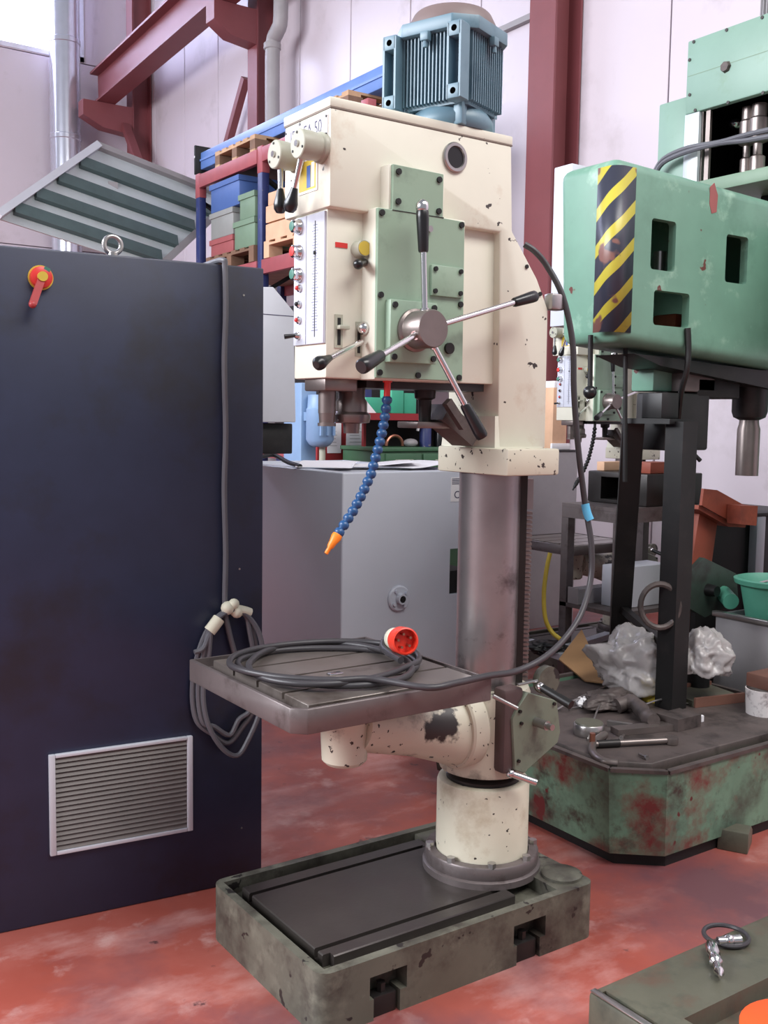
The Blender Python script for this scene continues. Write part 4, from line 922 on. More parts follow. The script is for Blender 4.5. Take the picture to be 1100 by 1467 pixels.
# hazard strip wrapped round the near corner (thin shell with its own UVs)
def hazard():
    x0, y0 = corner[0].x, YA; r = .045; pts_ = []; l1 = .058; l2 = .045
    off = .0015
    def add(px_, py_, s_): pts_.append((px_, py_, s_))
    s_ = 0.; add(x0-off, y0+r+l2, s_); s_ += l2; add(x0-off, y0+r, s_)
    for k in range(1, 9):
        a = math.pi+k*math.pi/16; s_ += (r+off)*math.pi/16; add(x0+r+(r+off)*math.cos(a), y0+r+(r+off)*math.sin(a), s_)
    s_ += l1; add(x0+r+l1, y0-off, s_)
    zt_ = P(890, 236, 'y', YA).z; zb2 = P(890, 476, 'y', YA).z
    bm = bmesh.new(); uvl = bm.loops.layers.uv.new('UVMap'); rows = []
    for (a_, b_, s2) in pts_: rows.append((bm.verts.new((a_, b_, zb2)), bm.verts.new((a_, b_, zt_)), s2))
    for p_, q_ in zip(rows, rows[1:]):
        f_ = bm.faces.new((p_[0], q_[0], q_[1], p_[1]))
        for lo, uv in zip(f_.loops, ((p_[2], 0), (q_[2], 0), (q_[2], zt_-zb2), (p_[2], zt_-zb2))): lo[uvl].uv = uv
    me = bpy.data.meshes.new('hazard_strip'); bm.to_mesh(me); bm.free(); me.transform(Matrix.Translation(-ORG[grd.name])); me.materials.append(MAT['hazard'])
    o = bpy.data.objects.new('hazard_strip', me); COL.objects.link(o); o.parent = grd; ORG[o.name] = ORG[grd.name]; me.shade_smooth()
    md = o.modifiers.new('thickness', 'SOLIDIFY'); md.thickness = .0012; md.offset = 1
    o['label'] = 'black and yellow striped warning tape'
hazard()
# column far right of the arm, guide plate at its left end, dark underside, gear blocks and spindle
MB().cyl((3.87, 2.28, HT-.05), (3.87, 2.28, corner[1].z+.2), .13, n=40).build('pillar', 'machine_green', grd)
MB().box(3.87, 4.0, 2.2, YA+.1, corner[2].z+.08, corner[1].z-.08, bev=.01).build('arm_clamp', 'machine_green', grd)
a = P(771, 254, 'x', n_.x+.12); b = P(800, 470, 'x', n_.x+.12)
MB().box(n_.x+.06, n_.x+.16, yA2+.001, yA2+.10, b.z, a.z, bev=.004).build('guide_plate', 'enclosure', grd)
q0 = P(905, 500, 'y', YA+.06); q1 = P(1125, 560, 'y', YA+.06); zu = corner[3].z
MB().prism([(corner[3].x+.15, corner[3].z-.035), (corner[2].x, corner[2].z-.005), (corner[2].x, corner[2].z-.08), (corner[3].x+.30, corner[3].z-.075)], 'y', YA+.05, yA2-.05).build('arm_underside', 'black_oily', grd)
def ublock(nm, x0, x1, y0, y1, m_, yo, dy):
    a = P(x0, y0, 'y', YA+yo); b = P(x1, y1, 'y', YA+yo); return MB().box(a.x, b.x, YA+yo, YA+yo+dy, b.z, a.z, bev=.01).build(nm, m_, grd)
ublock('gear_block', 937, 975, 515, 562, 'machine_green', .16, .12)
ublock('gear_block', 980, 1025, 520, 563, 'table_side', .10, .14)
ublock('feed_box', 955, 1014, 562, 645, 'black_oily', .10, .16)
ublock('feed_box', 1000, 1060, 540, 572, 'black', .10, .16)
a = P(988, 644, 'y', YA+.1); b = P(1003, 660, 'y', YA+.08); MB().cyl(a, b, .007, .009, n=10).build('feed_lever', 'black', grd)
q = P(1075, 560, 'y', YA+.15)
za_ = lambda y: P(1075, y, 'y', YA+.15).z
MB().lathe([(0, za_(602)), (.042, za_(602)), (.068, za_(598)), (.076, za_(590)), (.076, za_(530)), (0, za_(530))], (q.x, YA+.15, 0), n=30).build('spindle_nose', 'black_oily', grd)
MB().lathe([(0, za_(681)), (.049, za_(681)), (.049, za_(615)), (.043, za_(608)), (.041, za_(600)), (0, za_(600))], (q.x, YA+.15, 0), n=30).build('spindle', 'tool_steel', grd)
# hanging rods under the arm, with a ball
for x, y0, y1, r_ in ((846, 480, 562, .010), (896, 480, 690, .009)):
    a = P(x, y0, 'y', YA+.12); b = P(x-1, y1, 'y', YA+.12); rd_ = MB().cyl(a, b, r_, n=12).build('hanging_rod', 'black', grd)
    if x == 846: MB().sph(b, .026, 16).build('rod_ball', 'black_plastic', rd_)
# cable down the side of the arm
MB().tube([P(985, 470, 'y', YA-.012), P(986, 500, 'y', YA-.014), P(984, 530, 'y', YA-.01), P(976, 560, 'y', YA+.03), P(972, 600, 'y', YA+.08)], .012, 8, 4).build('arm_cable', 'black_oily', grd)
# chip of red primer showing on the arm, a bolted pad
MB().prism([(P(x, y, 'y', YA).x, P(x, y, 'y', YA).z) for x, y in ((1017, 268), (1023, 262), (1028, 280), (1026, 304), (1019, 306), (1016, 292))], 'y', YA-.0015, YA+.001).build('primer_patch', 'primer', grd)

# ================================================================== TALL GREEN MILLING MACHINE behind, top right
fc = D(983, 110, 4.9); XM = fc.x
yfar = fc.y; ynear = P(1140, 100, 'x', XM).y
zc1 = P(983, 60, 'x', XM).z; zc0 = P(984, 164, 'x', XM).z; zl = P(1012, 262, 'x', XM).z; 
ml = thing('milling_machine', 'pale green milling machine with open gear bay, behind the radial drill', 'milling machine', (XM+.4, (yfar+ynear)/2, 0))
cv = obox('gearbox_cover', (XM, XM+.55, ynear, yfar, zc0, zc1), 'machine_green_pale', ml, .008)
for x, y in ((994, 60), (1041, 43), (1092, 25), (988, 86), (988, 136), (996, 158), (1043, 147), (1093, 133)):
    q = P(x, y, 'x', XM); MB().cyl((XM+.001, q.y, q.z), (XM-.004, q.y, q.z), .008, n=10).build('screw', 'dark_steel', cv)
q = P(1040, 96, 'x', XM); MB().cyl((XM+.001, q.y, q.z), (XM-.015, q.y, q.z), .028, .022, n=7).build('broken_knob', 'grime', cv)
zj = P(1040, 92, 'x', XM).z; MB().box(XM-.0008, XM+.001, ynear+.01, yfar-.01, zj-.002, zj+.001).build('cover_joint', 'crate_green', cv)
a = P(944, 150, 'x', XM+.02)
obox('side_box', (XM+.02, XM+.4, yfar-.002, a.y, zl-.15, P(944, 150, 'x', XM+.02).z), 'machine_green_pale', ml, .008)
obox('bay_post', (XM-.0, XM+.5, yfar-.085, yfar-.001, zl-.1, zc0-.001), 'galvanised', ml, .003)
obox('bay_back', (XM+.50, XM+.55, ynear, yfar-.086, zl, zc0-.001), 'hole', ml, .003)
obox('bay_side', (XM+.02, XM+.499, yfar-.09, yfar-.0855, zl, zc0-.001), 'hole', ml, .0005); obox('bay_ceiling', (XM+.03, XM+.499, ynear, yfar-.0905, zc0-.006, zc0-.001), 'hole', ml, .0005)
obox('bay_ledge', (XM-.06, XM+.5, ynear, yfar-.086, zl-.06, zl-.001), 'crate_green', ml, .004)
ybd = P(1130, 600, 'x', XM+.45).y
obox('lower_body', (XM+.45, XM+.95, ybd-.55, ybd, 0, zc1), 'machine_green_pale', ml, .01); obox('bracket', (XM+.2, XM+.9, ynear-.2, yfar-.3, zl-.2, zl-.0605), 'black_oily', ml)
for x in (1003, 1013): q = P(x, 200, 'x', XM+.02); MB().box(XM+.02, XM+.035, q.y-.012, q.y+.012, zl, zc0).build('bay_strip', 'tool_steel', ml)
for x, r_ in ((1070, .028), (1086, .035)):
    q = P(x, 200, 'x', XM+.12); MB().lathe([(0, 0), (r_, 0), (r_, .1), (r_*.6, .11), (r_*.6, .16), (r_*1.3, .17), (r_*1.3, .27), (r_, .28), (r_, zc0-zl), (0, zc0-zl)], (XM+.12, q.y, zl), n=18).build('gear_shaft', 'tool_steel', ml)
q = P(1055, 178, 'x', XM+.15); MB().sph((XM+.15, q.y, q.z), .035, 12, (1, 1, .7)).build('bay_knob', 'bright_steel', ml); MB().cyl((XM+.15, q.y, q.z), (XM+.31, q.y, q.z), .012, n=10).build('knob_stem', 'steel', ml)
q = P(1096, 15, 'x', XM+.2); mm = MB().cyl((XM+.25, q.y-.08, zc1+.001), (XM+.25, q.y-.08, zc1+.3), .10, n=26).build('top_motor', 'grey_sheet', ml)
mb = MB()
for k in range(26): a = k*2*math.pi/26; mb.beam((XM+.25+.105*math.cos(a), q.y-.08+.105*math.sin(a), zc1+.02), (XM+.25+.105*math.cos(a), q.y-.08+.105*math.sin(a), zc1+.27), .006, .022, up=(math.cos(a), math.sin(a), 0))
mb.build('motor_fins', 'grey_sheet', mm)
for dy in (0, 5):
    MB().tube([P(936, 250+dy, 'x', XM-.03), P(950, 228+dy, 'x', XM-.04), P(985, 212+dy, 'x', XM-.05), P(1030, 204+dy*.3, 'x', XM-.05), P(1070, 193+dy*1.6, 'x', XM-.05), P(1130, 180+dy*2, 'x', XM-.05)], .012, 8, 4).build('cable', 'cable_grey', ml)

# ================================================================== BLACK STAND on the tank
sp = thing('black_stand', 'oily black steel stand with two posts on the tank', 'stand', D(950, 1000, 4.05))
pb = P(960, 1012, 'z', HT); pt_ = D(958, 606, pb.dot(F)-C.dot(F)); 
zq = zat(pb, 604)
MB().beam((pb.x, pb.y, HT-.003), (pb.x, pb.y, zq), .085, .085).build('post', 'black_oily', sp)
lb_ = P(884, 958, 'z', HT); lt_ = Vector((pb.x-.13*R0.x, pb.y-.13*R0.y, 0)); ltz = P(907, 606, 'x', pb.x-.02)
MB().beam((lb_.x, lb_.y, HT-.003), (ltz.x, ltz.y, zq), .085, .06).build('post', 'black_oily', sp)
MB().beam(Vector((ltz.x, ltz.y, zq))+(ltz-pb).normalized()*.05*0, (pb.x, pb.y, zq), .16, .02).build('top_plate', 'black_oily', sp)
m_ = Vector((ltz.x, ltz.y, zq)).lerp(Vector((pb.x, pb.y, zq)), .55)
MB().box(m_.x-.05, m_.x+.05, m_.y-.05, m_.y+.05, zq+.011, zq+.11, bev=.004).build('top_box', 'black_oily', sp)
MB().beam(Vector((lb_.x, lb_.y, HT)).lerp(Vector((ltz.x, ltz.y, zq)), .27), (pb.x, pb.y, HT+.22), .03, .03).build('cross_bar', 'black_oily', sp)
q = D(945, 868, 3.98); mb = MB().tube([q+R*(.075*math.cos(k*math.pi/7))+U*(.085*math.sin(k*math.pi/7)) for k in range(14)], .012, 8, 2, True)
mb.build('hose_loop', 'grime', sp)

# ================================================================== STEEL TROLLEY TABLE with box
tr = pbox(886, 802, 1003, 729, 930, 4.75); zt2 = tr[5]; tr[4] = 0
tro = thing('steel_trolley', 'grey steel frame table behind the hanging cable', 'table', ((tr[0]+tr[1])/2, (tr[2]+tr[3])/2, 0))
MB().box(tr[0], tr[1], tr[2], tr[3], zt2-.018, zt2).build('top', 'table_side', tro)
MB().box(tr[0], tr[1], tr[2], tr[2]+.03, zt2-.07, zt2-.0185).box(tr[0], tr[0]+.03, tr[2]+.031, tr[3], zt2-.07, zt2-.0185).build('apron', 'table_side', tro)
for x in (tr[0], tr[1]-.045):
    for y in (tr[2], tr[3]-.045): MB().box(x, x+.045, y, y+.045, 0, zt2-.071).build('leg', 'table_side', tro)
zl2 = .56
MB().box(tr[0]+.0, tr[1], tr[2], tr[3], zl2-.02, zl2).build('lower_shelf', 'table_side', tro)
bx = pbox(932, 841, 1011, 697, 734, 4.8); bx[4] = zt2+.001; bx[2] = max(bx[2], tr[2]+.005); bx[5] = zt2+.155
dbx = thing('dark_box', 'dark grey open ended steel box on the trolley table', 'box', (bx[0], bx[2], zt2))
o = obox('box_body', bx, 'dark_steel', dbx, .006); y0_ = P(886, 715, 'x', bx[0]).y; y1_ = P(860, 715, 'x', bx[0]).y
cut(o, MB().box(bx[0]-.1, bx[1]-.03, y0_, y1_, bx[4]+.02, bx[5]-.025))
q = P(931, 690, 'x', bx[0]+.05); tag(MB().box(bx[0]+.05, bx[0]+.2, q.y-.0, q.y+.10, bx[5]+.001, bx[5]+.055, bev=.003).build('brick', 'rust'), 'small orange block on top of the dark box', 'block')
q = P(846, 690, 'x', bx[0]+.05); tag(MB().box(bx[0]+.05, bx[0]+.2, bx[3]-.06, bx[3]-.01, bx[5]+.001, bx[5]+.045, bev=.003).build('brick', 'wood_pale'), 'small orange block at the far end of the dark box', 'block')
tag(MB().box(bx[0]+.22, bx[0]+.34, bx[2]+.02, bx[2]+.12, bx[5]+.001, bx[5]+.022, bev=.003).build('steel_bar', 'dark_steel'), 'short dark steel bar lying on the dark box', 'bar')
wx = pbox(930, 905, 975, 803, 868, 4.85); zz = zl2; tag(MB().box(tr[0]+.1, tr[0]+.42, tr[2]+.06, tr[2]+.20, zl2+.001, zl2+.20, bev=.006).build('white_box', 'pale_grey'), 'white box on the lower shelf of the steel trolley', 'box')
pt = thing('parts_tray', 'grey divided parts tray on the lower trolley shelf', 'tray', (tr[0], tr[3]-.2, zl2))
for k in range(4): y = tr[2]+.26+k*(tr[3]-tr[2]-.32)/3; MB().box(tr[0]+.01, tr[0]+.4, y-.004, y+.004, zl2+.001, zl2+.075).build('divider', 'grey_sheet', pt)
for x in (tr[0]+.005, tr[0]+.4): MB().box(x-.004, x+.004, tr[2]+.256, tr[3]-.056, zl2+.001, zl2+.08).build('wall', 'grey_sheet', pt)
tag(MB().tube([D(788, 792, 4.9), D(783, 815, 4.9), D(779, 850, 4.9), D(781, 885, 4.9), D(790, 905, 4.9), D(803, 916, 4.85)], .011, 10, 5).build('yellow_hose', 'yellow'), 'yellow hose hanging down beside the trolley leg', 'hose')

# grey sheet cabinet and timber on it, far behind
gc = D(745, 760, 7.0); yq = gc.y; a = P(748, 645, 'y', yq); b = P(828, 645, 'y', yq)
gcb = thing('grey_cabinet', 'plain grey steel cabinet far behind the drill column', 'cabinet', ((a.x+b.x)/2, yq+.2, 0))
obox('body', (a.x, b.x, yq, yq+.4, 0, a.z-.012), 'grey_sheet', gcb); obox('top', (a.x-.01, b.x+.01, yq-.01, yq+.41, a.z-.0118, a.z), 'dark_steel', gcb)
p0 = P(786, 560, 'y', yq+.1); p1 = P(806, 560, 'y', yq+.1); z1 = P(795, 546, 'y', yq+.1).z; zt3 = P(795, 556, 'y', yq+.1).z
tm = thing('timber_post', 'tan wooden post with a white end standing on the grey cabinet', 'timber', (p0.x, yq+.1, a.z))
obox('timber', (p0.x, p1.x, yq+.05, yq+.15, a.z+.001, zt3), 'wood_pale', tm); obox('white_end', (p0.x+.01, p1.x-.03, yq+.055, yq+.145, zt3+.0005, z1), 'white', tm); obox('white_foot', (p0.x-.02, p1.x+.02, yq+.03, yq+.049, a.z+.001, a.z+.045), 'white', tm)

# dark desk with pale leg, far right
ds = D(1008, 760, 5.3); yq = ds.y
a = P(1008, 738, 'y', yq); b = P(1160, 738, 'y', yq); zq_ = P(1090, 735, 'y', yq).z
dk = thing('dark_desk', 'dark desk with a pale grey leg against the white wall', 'desk', ((a.x+b.x)/2, yq+.25, 0))
obox('desk_top', (a.x, b.x, yq, yq+.5, zq_-.02, zq_), 'black', dk)
obox('modesty_panel', (a.x, b.x-.02, yq+.05, yq+.08, .02, zq_-.021), 'black', dk)
q = P(1084, 770, 'y', yq); q2 = P(1096, 770, 'y', yq); obox('leg', (q.x, q2.x, yq+.0, yq+.049, 0, zq_-.021), 'pale_grey', dk); obox('leg', (a.x, a.x+.05, yq+.0, yq+.049, 0, zq_-.021), 'pale_grey', dk)

# rust-coloured steel bracket standing upright
yq = 3.10
def pr(pts_, y): return [(P(*p, 'y', y).x, P(*p, 'y', y).z) for p in pts_]
rs = thing('steel_bracket', 'rust orange steel bracket leaning upright behind the bin', 'bracket', (P(1000, 800, 'y', yq).x, yq, 0))
lowp = P(978, 880, 'y', yq)
MB().prism(pr(((1003, 728), (1029, 740), (1019, 812), (1008, 900), (972, 900), (990, 812)), yq), 'y', yq, yq+.05, bev=.003).build('upright', 'rust', rs)
xm = P(990, 900, 'y', yq); MB().box(xm.x-.06, xm.x+.05, yq, yq+.05, 0, xm.z+.01).build('foot', 'rust', rs)
MB().prism(pr(((1007, 700), (1026, 702), (1062, 722), (1074, 724), (1072, 751), (1049, 749), (1004, 724)), yq-.06), 'y', yq-.065, yq-.05).build('web', 'rust', rs)
MB().prism(pr(((1004, 724), (1049, 749), (1072, 751), (1070, 756), (1047, 755), (1003, 730)), yq-.06), 'y', yq-.049, yq+.10).build('flange', 'rust', rs)
MB().prism(pr(((1050, 723), (1075, 724), (1073, 752), (1050, 750)), yq-.10), 'y', yq-.14, yq-.066).build('end_cheek', 'rust', rs)

# grey bin with green bucket, guard plate
bn_ = D(1112, 930, 4.3); xq = bn_.x; yfar_ = P(1024, 900, 'x', xq).y; zbt = P(1100, 893, 'x', xq).z
bi = thing('metal_bin', 'grey sheet metal bin at the right edge behind the tank', 'bin', (xq+.3, (bn_.y+yfar_)/2, 0))
o = obox('bin_body', (xq, xq+.6, bn_.y-.03, yfar_, 0, zbt), 'grey_sheet', bi, .006); cut(o, MB().box(xq+.02, xq+.58, bn_.y-.01, yfar_-.02, zbt-.08, zbt+.2))
MB().box(xq-.015, xq+.015, bn_.y-.04, yfar_+.01, zbt-.012, zbt+.012, bev=.004).build('rim', 'steel', bi)
q = P(1110, 872, 'x', xq+.2); 
bk = thing('green_bucket', 'green plastic bucket standing in the metal bin', 'bucket', (xq+.2, q.y, zbt-.08))
hb = P(1085, 826, 'x', xq+.2).z-(zbt-.08)
MB().lathe([(0, 0), (.11, 0), (.15, hb-.03), (.175, hb-.02), (.18, hb), (.165, hb+.005), (.14, hb-.03), (.10, .01), (0, .01)], (xq+.2, q.y, zbt-.079), n=36).build('bucket', 'bucket_green', bk)
MB().tube([(xq+.2-.17*math.cos(k*math.pi/10)*0-.172*math.cos(math.pi*k/10), q.y+.0, zbt-.08+hb-.02+.02*math.sin(math.pi*k/10)) for k in range(11)], .005, 6, 2).build('bail', 'steel', bk)
yq = 2.93
gd = thing('guard_plate', 'dark green tilted guard plate with a pale green cup spout', 'guard', (P(1020, 880, 'y', yq).x, yq, .6))
MB().prism(pr(((981, 829), (1009, 799), (1055, 822), (1058, 860), (1010, 885), (984, 870)), yq), 'y', yq, yq+.03, bev=.003).build('plate', 'guard_green', gd)
c_ = P(1014, 845, 'y', yq); MB().cyl((c_.x, yq+.005, c_.z), (c_.x, yq-.05, c_.z), .03, .024, n=20).build('hub', 'black_oily', gd)
c_ = P(1036, 850, 'y', yq); e_ = P(1047, 862, 'y', yq-.09); MB().cyl((c_.x, yq+.0, c_.z), e_, .036, .036, n=20).build('spout', 'bucket_green', gd)
c_ = P(1000, 885, 'y', yq); MB().box(c_.x-.02, c_.x+.12, yq+.001, yq+.029, 0, c_.z+.03).build('support', 'black_oily', gd)

# ================================================================== CLUTTER ON THE TANK PLATE
ZP = HT-.004
def plate(x, y, z=ZP): return P(x, y, 'z', z)
def blob(name, label, cat, px, r_, sz, seed, m_, z):
    t = bmesh.new(); bmesh.ops.create_icosphere(t, subdivisions=5, radius=1); rnd = random.Random(seed)
    from mathutils import noise as mn
    c_ = P(*px, 'z', z)
    for v in t.verts:
        d = v.co.normalized(); k = 1+.38*mn.noise(d*1.5+Vector((seed, 0, 0)))-.26*abs(mn.noise(d*2.6+Vector((0, seed, 0))))-.13*abs(mn.noise(d*5.5+Vector((seed, seed, 0))))-.04*abs(mn.noise(d*11))
        v.co = Vector((d.x*sz[0], d.y*sz[1], max(-.55, d.z)*sz[2]))*r_*k
    lo = min(v.co.z for v in t.verts)
    mb = MB(); mb._add(t, Matrix.Translation(c_-Vector((0, 0, lo)))); return tag(mb.build(name, m_, ang=180), label, cat)
blob('plastic_bag', 'crumpled clear plastic bag left of the black post', 'bag', (905, 990), .165, (1.0, 1.15, 1.0), 3, 'plastic_bag', ZP+.01)
blob('plastic_bag', 'crumpled clear plastic bag right of the black post', 'bag', (1007, 968), .115, (1.0, 1.0, 1.0), 8, 'plastic_bag', ZP+.11)
for px_, lab, m_ in (((935, 1003), 'yellow tin standing left of the black post', 'yellow'), ((1000, 990), 'dark tin under the right plastic bag', 'black_oily')):
    q = plate(*px_); t_ = thing('tin', lab, 'tin', q); MB().cyl(q, q+Vector((0, 0, .10)), .045, n=24).build('can', m_, t_); MB().lathe([(.04, .1), (.047, .1), (.047, .108), (.04, .108), (0, .104)], q, n=24).build('lid', 'dark_steel', t_)
q = plate(843, 1052); rt_ = thing('round_tin', 'low round steel tin with greenish lid on the tank', 'tin', q)
MB().lathe([(0, 0), (.052, 0), (.055, .004), (.055, .038), (.052, .042), (0, .042)], q, n=32).build('tin_body', 'steel', rt_); MB().lathe([(0, .0422), (.050, .0422), (.048, .047), (0, .047)], q, n=32).build('tin_lid', 'slab', rt_)
a = plate(852, 1072)+Vector((0, 0, .014)); b = plate(962, 1066)+Vector((0, 0, .014)); d = (b-a).normalized()
wr = thing('ratchet_wrench', 'long steel ratchet wrench lying on the tank plate', 'wrench', a-Vector((0, 0, .014)))
MB().cyl(a, b, .011, n=14).build('shank', 'tool_steel', wr); MB().cyl(a+d*.01, a+d*.09, .0135, n=14).build('grip', 'dark_steel', wr); MB().lathe([(0, -.012), (.022, -.012), (.024, 0), (.022, .012), (0, .012)], b, n=20).build('head', 'tool_steel', wr)
MB().cyl(a-d*.01, a-d*.01+Vector((0, 0, .04)), .010, n=12).build('brass_end', 'copper', wr)
def bar(name, label, p, q, w_, h_, m_, cat='bar', z=ZP):
    a = plate(*p, z); b = plate(*q, z); return tag(MB().beam(a+Vector((0, 0, h_/2+.001)), b+Vector((0, 0, h_/2+.001)), w_, h_).build(name, m_), label, cat)
bar('flat_bar', 'flat grey steel bar behind the ratchet wrench', (880, 1052), (962, 1044), .055, .022, 'tool_steel')
bar('vise_jaw', 'dirty steel block at the end of the flat bar', (955, 1044), (988, 1036), .10, .045, 'grime', 'block')
bar('steel_tube', 'thin bright tube lying left of the flat bar', (870, 1040), (905, 1045), .02, .02, 'steel', 'tube')
bar('steel_tube', 'long thin rod crossing the oily scrap near the crank', (815, 1018), (905, 1000), .008, .008, 'steel', 'rod')
bar('steel_tube', 'thin rod pointing at the white rag', (832, 1000), (872, 984), .007, .007, 'steel', 'rod')
bar('pale_bar', 'pale grey bar lying behind the cardboard', (808, 935), (872, 914), .05, .03, 'pale_grey', 'bar')
bar('extrusion', 'pale aluminium channel section behind the drill rack', (752, 925), (812, 945), .09, .03, 'alu', 'profile')
# flexible spring hose and thick hose arc
tag(MB().tube([plate(884, 1022)+Vector((0, 0, .03)), plate(905, 1022)+Vector((0, 0, .045)), plate(925, 1036)+Vector((0, 0, .03)), plate(936, 1046)+Vector((0, 0, .014+.022))], [.03, .026, .031, .026, .031, .026, .031, .026, .024], 12, 6).build('spring_hose', 'grime'), 'ribbed grey spring hose behind the flat bar', 'hose')
tag(MB().tube([plate(866, 1058)+Vector((0, 0, .014)), plate(852, 1068)+Vector((0, 0, .014)), plate(848, 1082)+Vector((0, 0, .014)), plate(862, 1096)+Vector((0, 0, .014)), plate(885, 1100)+Vector((0, 0, .014))], .014, 10, 6).build('hose_arc', 'tool_steel'), 'grey hose curving round the left end of the wrench', 'hose')
# cardboard, rag, trays, pots
q = [plate(800, 955), plate(832, 935), plate(868, 985), plate(838, 978)]
cb = [q[0]+Vector((0, 0, .03)), q[1]+Vector((0, 0, .11)), q[2]+Vector((0, 0, .015)), q[3]+Vector((0, 0, .004))]
tag(MB().hull(cb, [p+Vector((0, 0, .006)) for p in cb]).build('cardboard', 'cardboard'), 'bent piece of brown cardboard beside the plastic bag', 'cardboard')
blob('rag', 'small white rag on the oily scrap', 'rag', (835, 1012), .03, (1, 1, .8), 5, 'white', ZP+.001)
blob('scrap_heap', 'dark oily scrap between the cardboard and the round tin', 'scrap', (872, 1012), .12, (1.2, .7, .35), 11, 'grime', ZP)
blob('scrap_heap', 'dark oily swarf heap behind the cardboard', 'scrap', (786, 938), .11, (1.0, 1.0, .4), 21, 'black_oily', ZP)
a = plate(990, 1012); b = plate(1060, 1004)
wt = thing('wooden_tray', 'low brown wooden tray near the white pot', 'tray', plate(1025, 1010)); dd = (b-a).normalized(); nn = Vector((-dd.y, dd.x, 0))
MB().beam(a+nn*.08+Vector((0, 0, .012)), b+nn*.08+Vector((0, 0, .012)), .20, .022).build('tray_floor', 'slab', wt); MB().beam(a-nn*.02+Vector((0, 0, .02)), b-nn*.02+Vector((0, 0, .02)), .012, .038).build('tray_side', 'brown', wt); MB().beam(a+nn*.18+Vector((0, 0, .02)), b+nn*.18+Vector((0, 0, .02)), .012, .038).build('tray_side', 'brown', wt)
tag(obox('black_tray', (plate(1030, 985).x-.09, plate(1030, 985).x+.09, plate(1030, 985).y+.10, plate(1030, 985).y+.24, ZP+.024, ZP+.10), 'black_oily'), 'black oily tray on the wooden tray beside the bag', 'tray')
q = plate(1003, 1033); tag(MB().cyl(q, q+Vector((0, 0, .022)), .013, n=6).build('nut', 'white'), 'small white nut on the tank plate', 'nut')
q = plate(1092, 1022); pt2 = thing('white_pot', 'stained white pot at the right edge of the tank', 'pot', q)
MB().lathe([(0, 0), (.062, 0), (.068, .10), (.064, .10), (.058, .01), (0, .01)], q, n=30).build('pot', 'white_stained' if 'white_stained' in MAT else mat('white_stained', (222, 216, 214), .5, var=.04, dirt=[((150, 140, 140), .3, 25)]), pt2)
tag(MB().box(q.x-.03, q.x+.12, q.y-.05, q.y+.06, q.z+.101, q.z+.155, bev=.004).build('brown_box', 'brown'), 'brown box resting on the white pot', 'box')

# small loose hardware on the plate
for px_, an, lab in (((925, 1088), 1.4, 'small loose bolt in front of the ratchet wrench'), ((890, 1060), .5, 'small loose bolt behind the ratchet wrench grip')):
    q = plate(*px_); d = Vector((math.cos(an), math.sin(an), 0)); b0 = thing('loose_bolt', lab, 'bolt', q, 'loose bolts on the tank')
    MB().cyl(q+Vector((0, 0, .008)), q+d*.035+Vector((0, 0, .008)), .005, n=10).build('bolt_shank', 'tool_steel', b0)
    MB().cyl(q-d*.007+Vector((0, 0, .008)), q+Vector((0, 0, .008)), .0085, n=6).build('bolt_head', 'steel', b0)
for p_, q_, lab in (((868, 1000), (842, 1062), 'thin bent wire standing over the round tin'), ((795, 1020), (868, 1005), 'thin rod lying across the tank behind the crank'), ((905, 1020), (985, 1010), 'thin rod in front of the yellow tin')):
    a = plate(*p_)+Vector((0, 0, .006)); b = plate(*q_)+Vector((0, 0, .006)); tag(MB().tube([a, a.lerp(b, .5)+Vector((0, 0, .03)), b], .004, 8, 5).build('thin_rod', 'steel'), lab, 'rod')

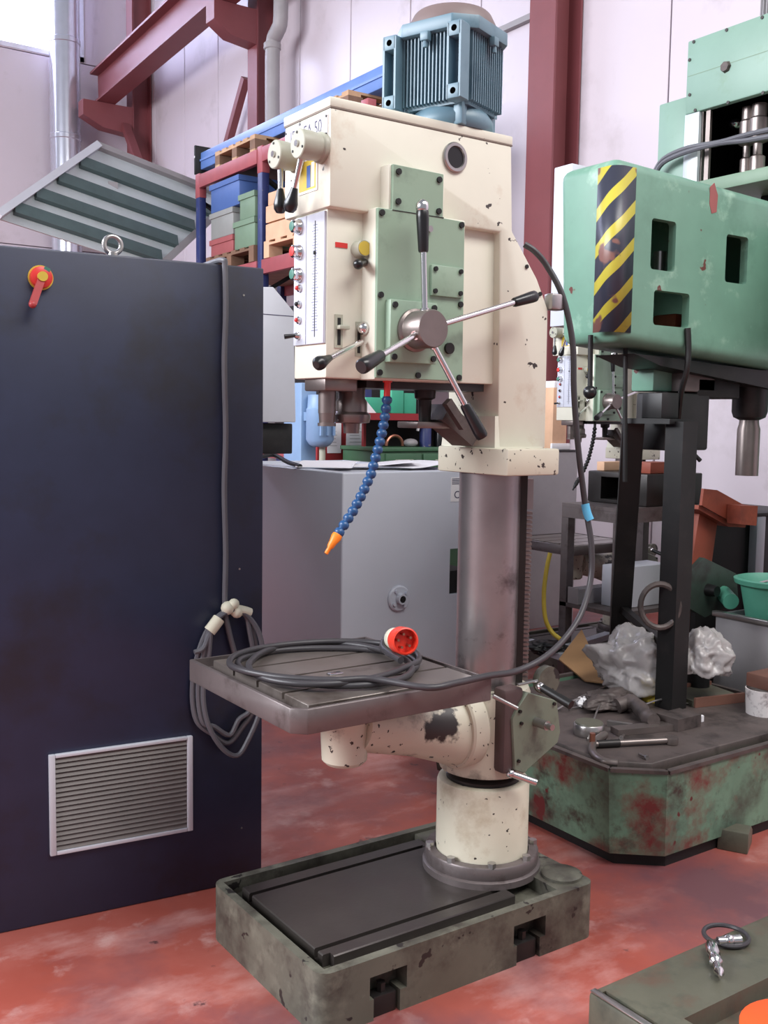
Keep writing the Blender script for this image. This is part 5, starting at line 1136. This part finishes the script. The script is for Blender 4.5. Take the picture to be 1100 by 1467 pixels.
# ================================================================== ON THE FLOOR IN FRONT
q = P(1052, 1212, 'z', 0); T_ = Matrix.Translation(q) @ Matrix.Rotation(.5, 4, 'Z')
tag(MB(T_).prism([(-.055, 0), (.055, 0), (.06, .05), (.02, .075), (-.05, .07)], 'y', -.05, .05, bev=.004).build('wedge_block', 'slab'), 'grey-green wedge block on the floor under the tank edge', 'block')
ZS = .13
c0 = P(842, 1420, 'z', ZS); e0 = P(1062, 1430, 'z', ZS)
x0, y1, y0 = c0.x, c0.y, e0.y
sb = thing('base_slab', 'grey-green steel slab on the floor in the right foreground', 'slab', (x0+.5, (y0+y1)/2, 0))
o = MB().box(x0, x0+1.25, y0-.03, y1, 0, ZS, bev=.010, seg=2).build('slab_body', 'slab', sb); cut(o, MB().box(x0+.022, x0+.036, y0-.2, y1-.022, ZS-.012, ZS+.05).box(x0+.1, x0+1.3, y0-.2, y0+.02, ZS-.05, ZS+.05))
MB().box(x0+.003, x0+.02, y0-.02, y1-.004, ZS+.0003, ZS+.004, bev=.001).build('edge_strip', 'steel', sb)
z_ = ZS+.001
cp = thing('air_coupling', 'chrome hose coupling with a black loop lying on the slab', 'coupling', P(1030, 1370, 'z', z_))
q = P(1040, 1338, 'z', z_+.012); r_ = .055
MB().tube([(q.x+r_*math.cos(k*math.pi/7), q.y+r_*math.sin(k*math.pi/7), z_+.008) for k in range(14)], .006, 8, 3, True).build('loop', 'cable_black', cp)
a = P(1028, 1348, 'z', z_+.016); b = P(1060, 1346, 'z', z_+.016); MB().cyl(a, b, .010, .014, n=16).sph(a.lerp(b, .5), .016, 14).build('tee', 'bright_steel', cp)
a = P(1018, 1352, 'z', z_+.016); b = P(1032, 1400, 'z', z_+.016); L0 = (b-a).length
MB().lathe([(0, 0), (.012, 0), (.015, .01), (.016, L0*.32), (.0125, L0*.36), (.0125, L0*.48), (.016, L0*.5), (.016, L0*.58), (.010, L0*.62), (.010, L0*.8), (.013, L0*.82), (.012, L0*.88), (.006, L0*.93), (.004, L0), (0, L0)], a, b-a, n=22).build('coupler', 'bright_steel', cp)
q = P(1118, 1500, 'z', 0)
ob = thing('orange_tub', 'orange-red plastic tub cut off by the lower right corner', 'tub', D(1120, 1500, 1.95))
c_ = D(1146, 1492, 1.9)
ORG[ob.name] = Vector((c_.x, c_.y, 0)); ob.location = (c_.x, c_.y, 0)
ztb = c_.z+.02
MB().lathe([(0, 0), (.085, 0), (.10, ztb-.02), (.108, ztb-.015), (.108, ztb), (.095, ztb+.003), (.0, ztb+.018)], (c_.x, c_.y, 0), n=36).build('tub', 'orange_red', ob)
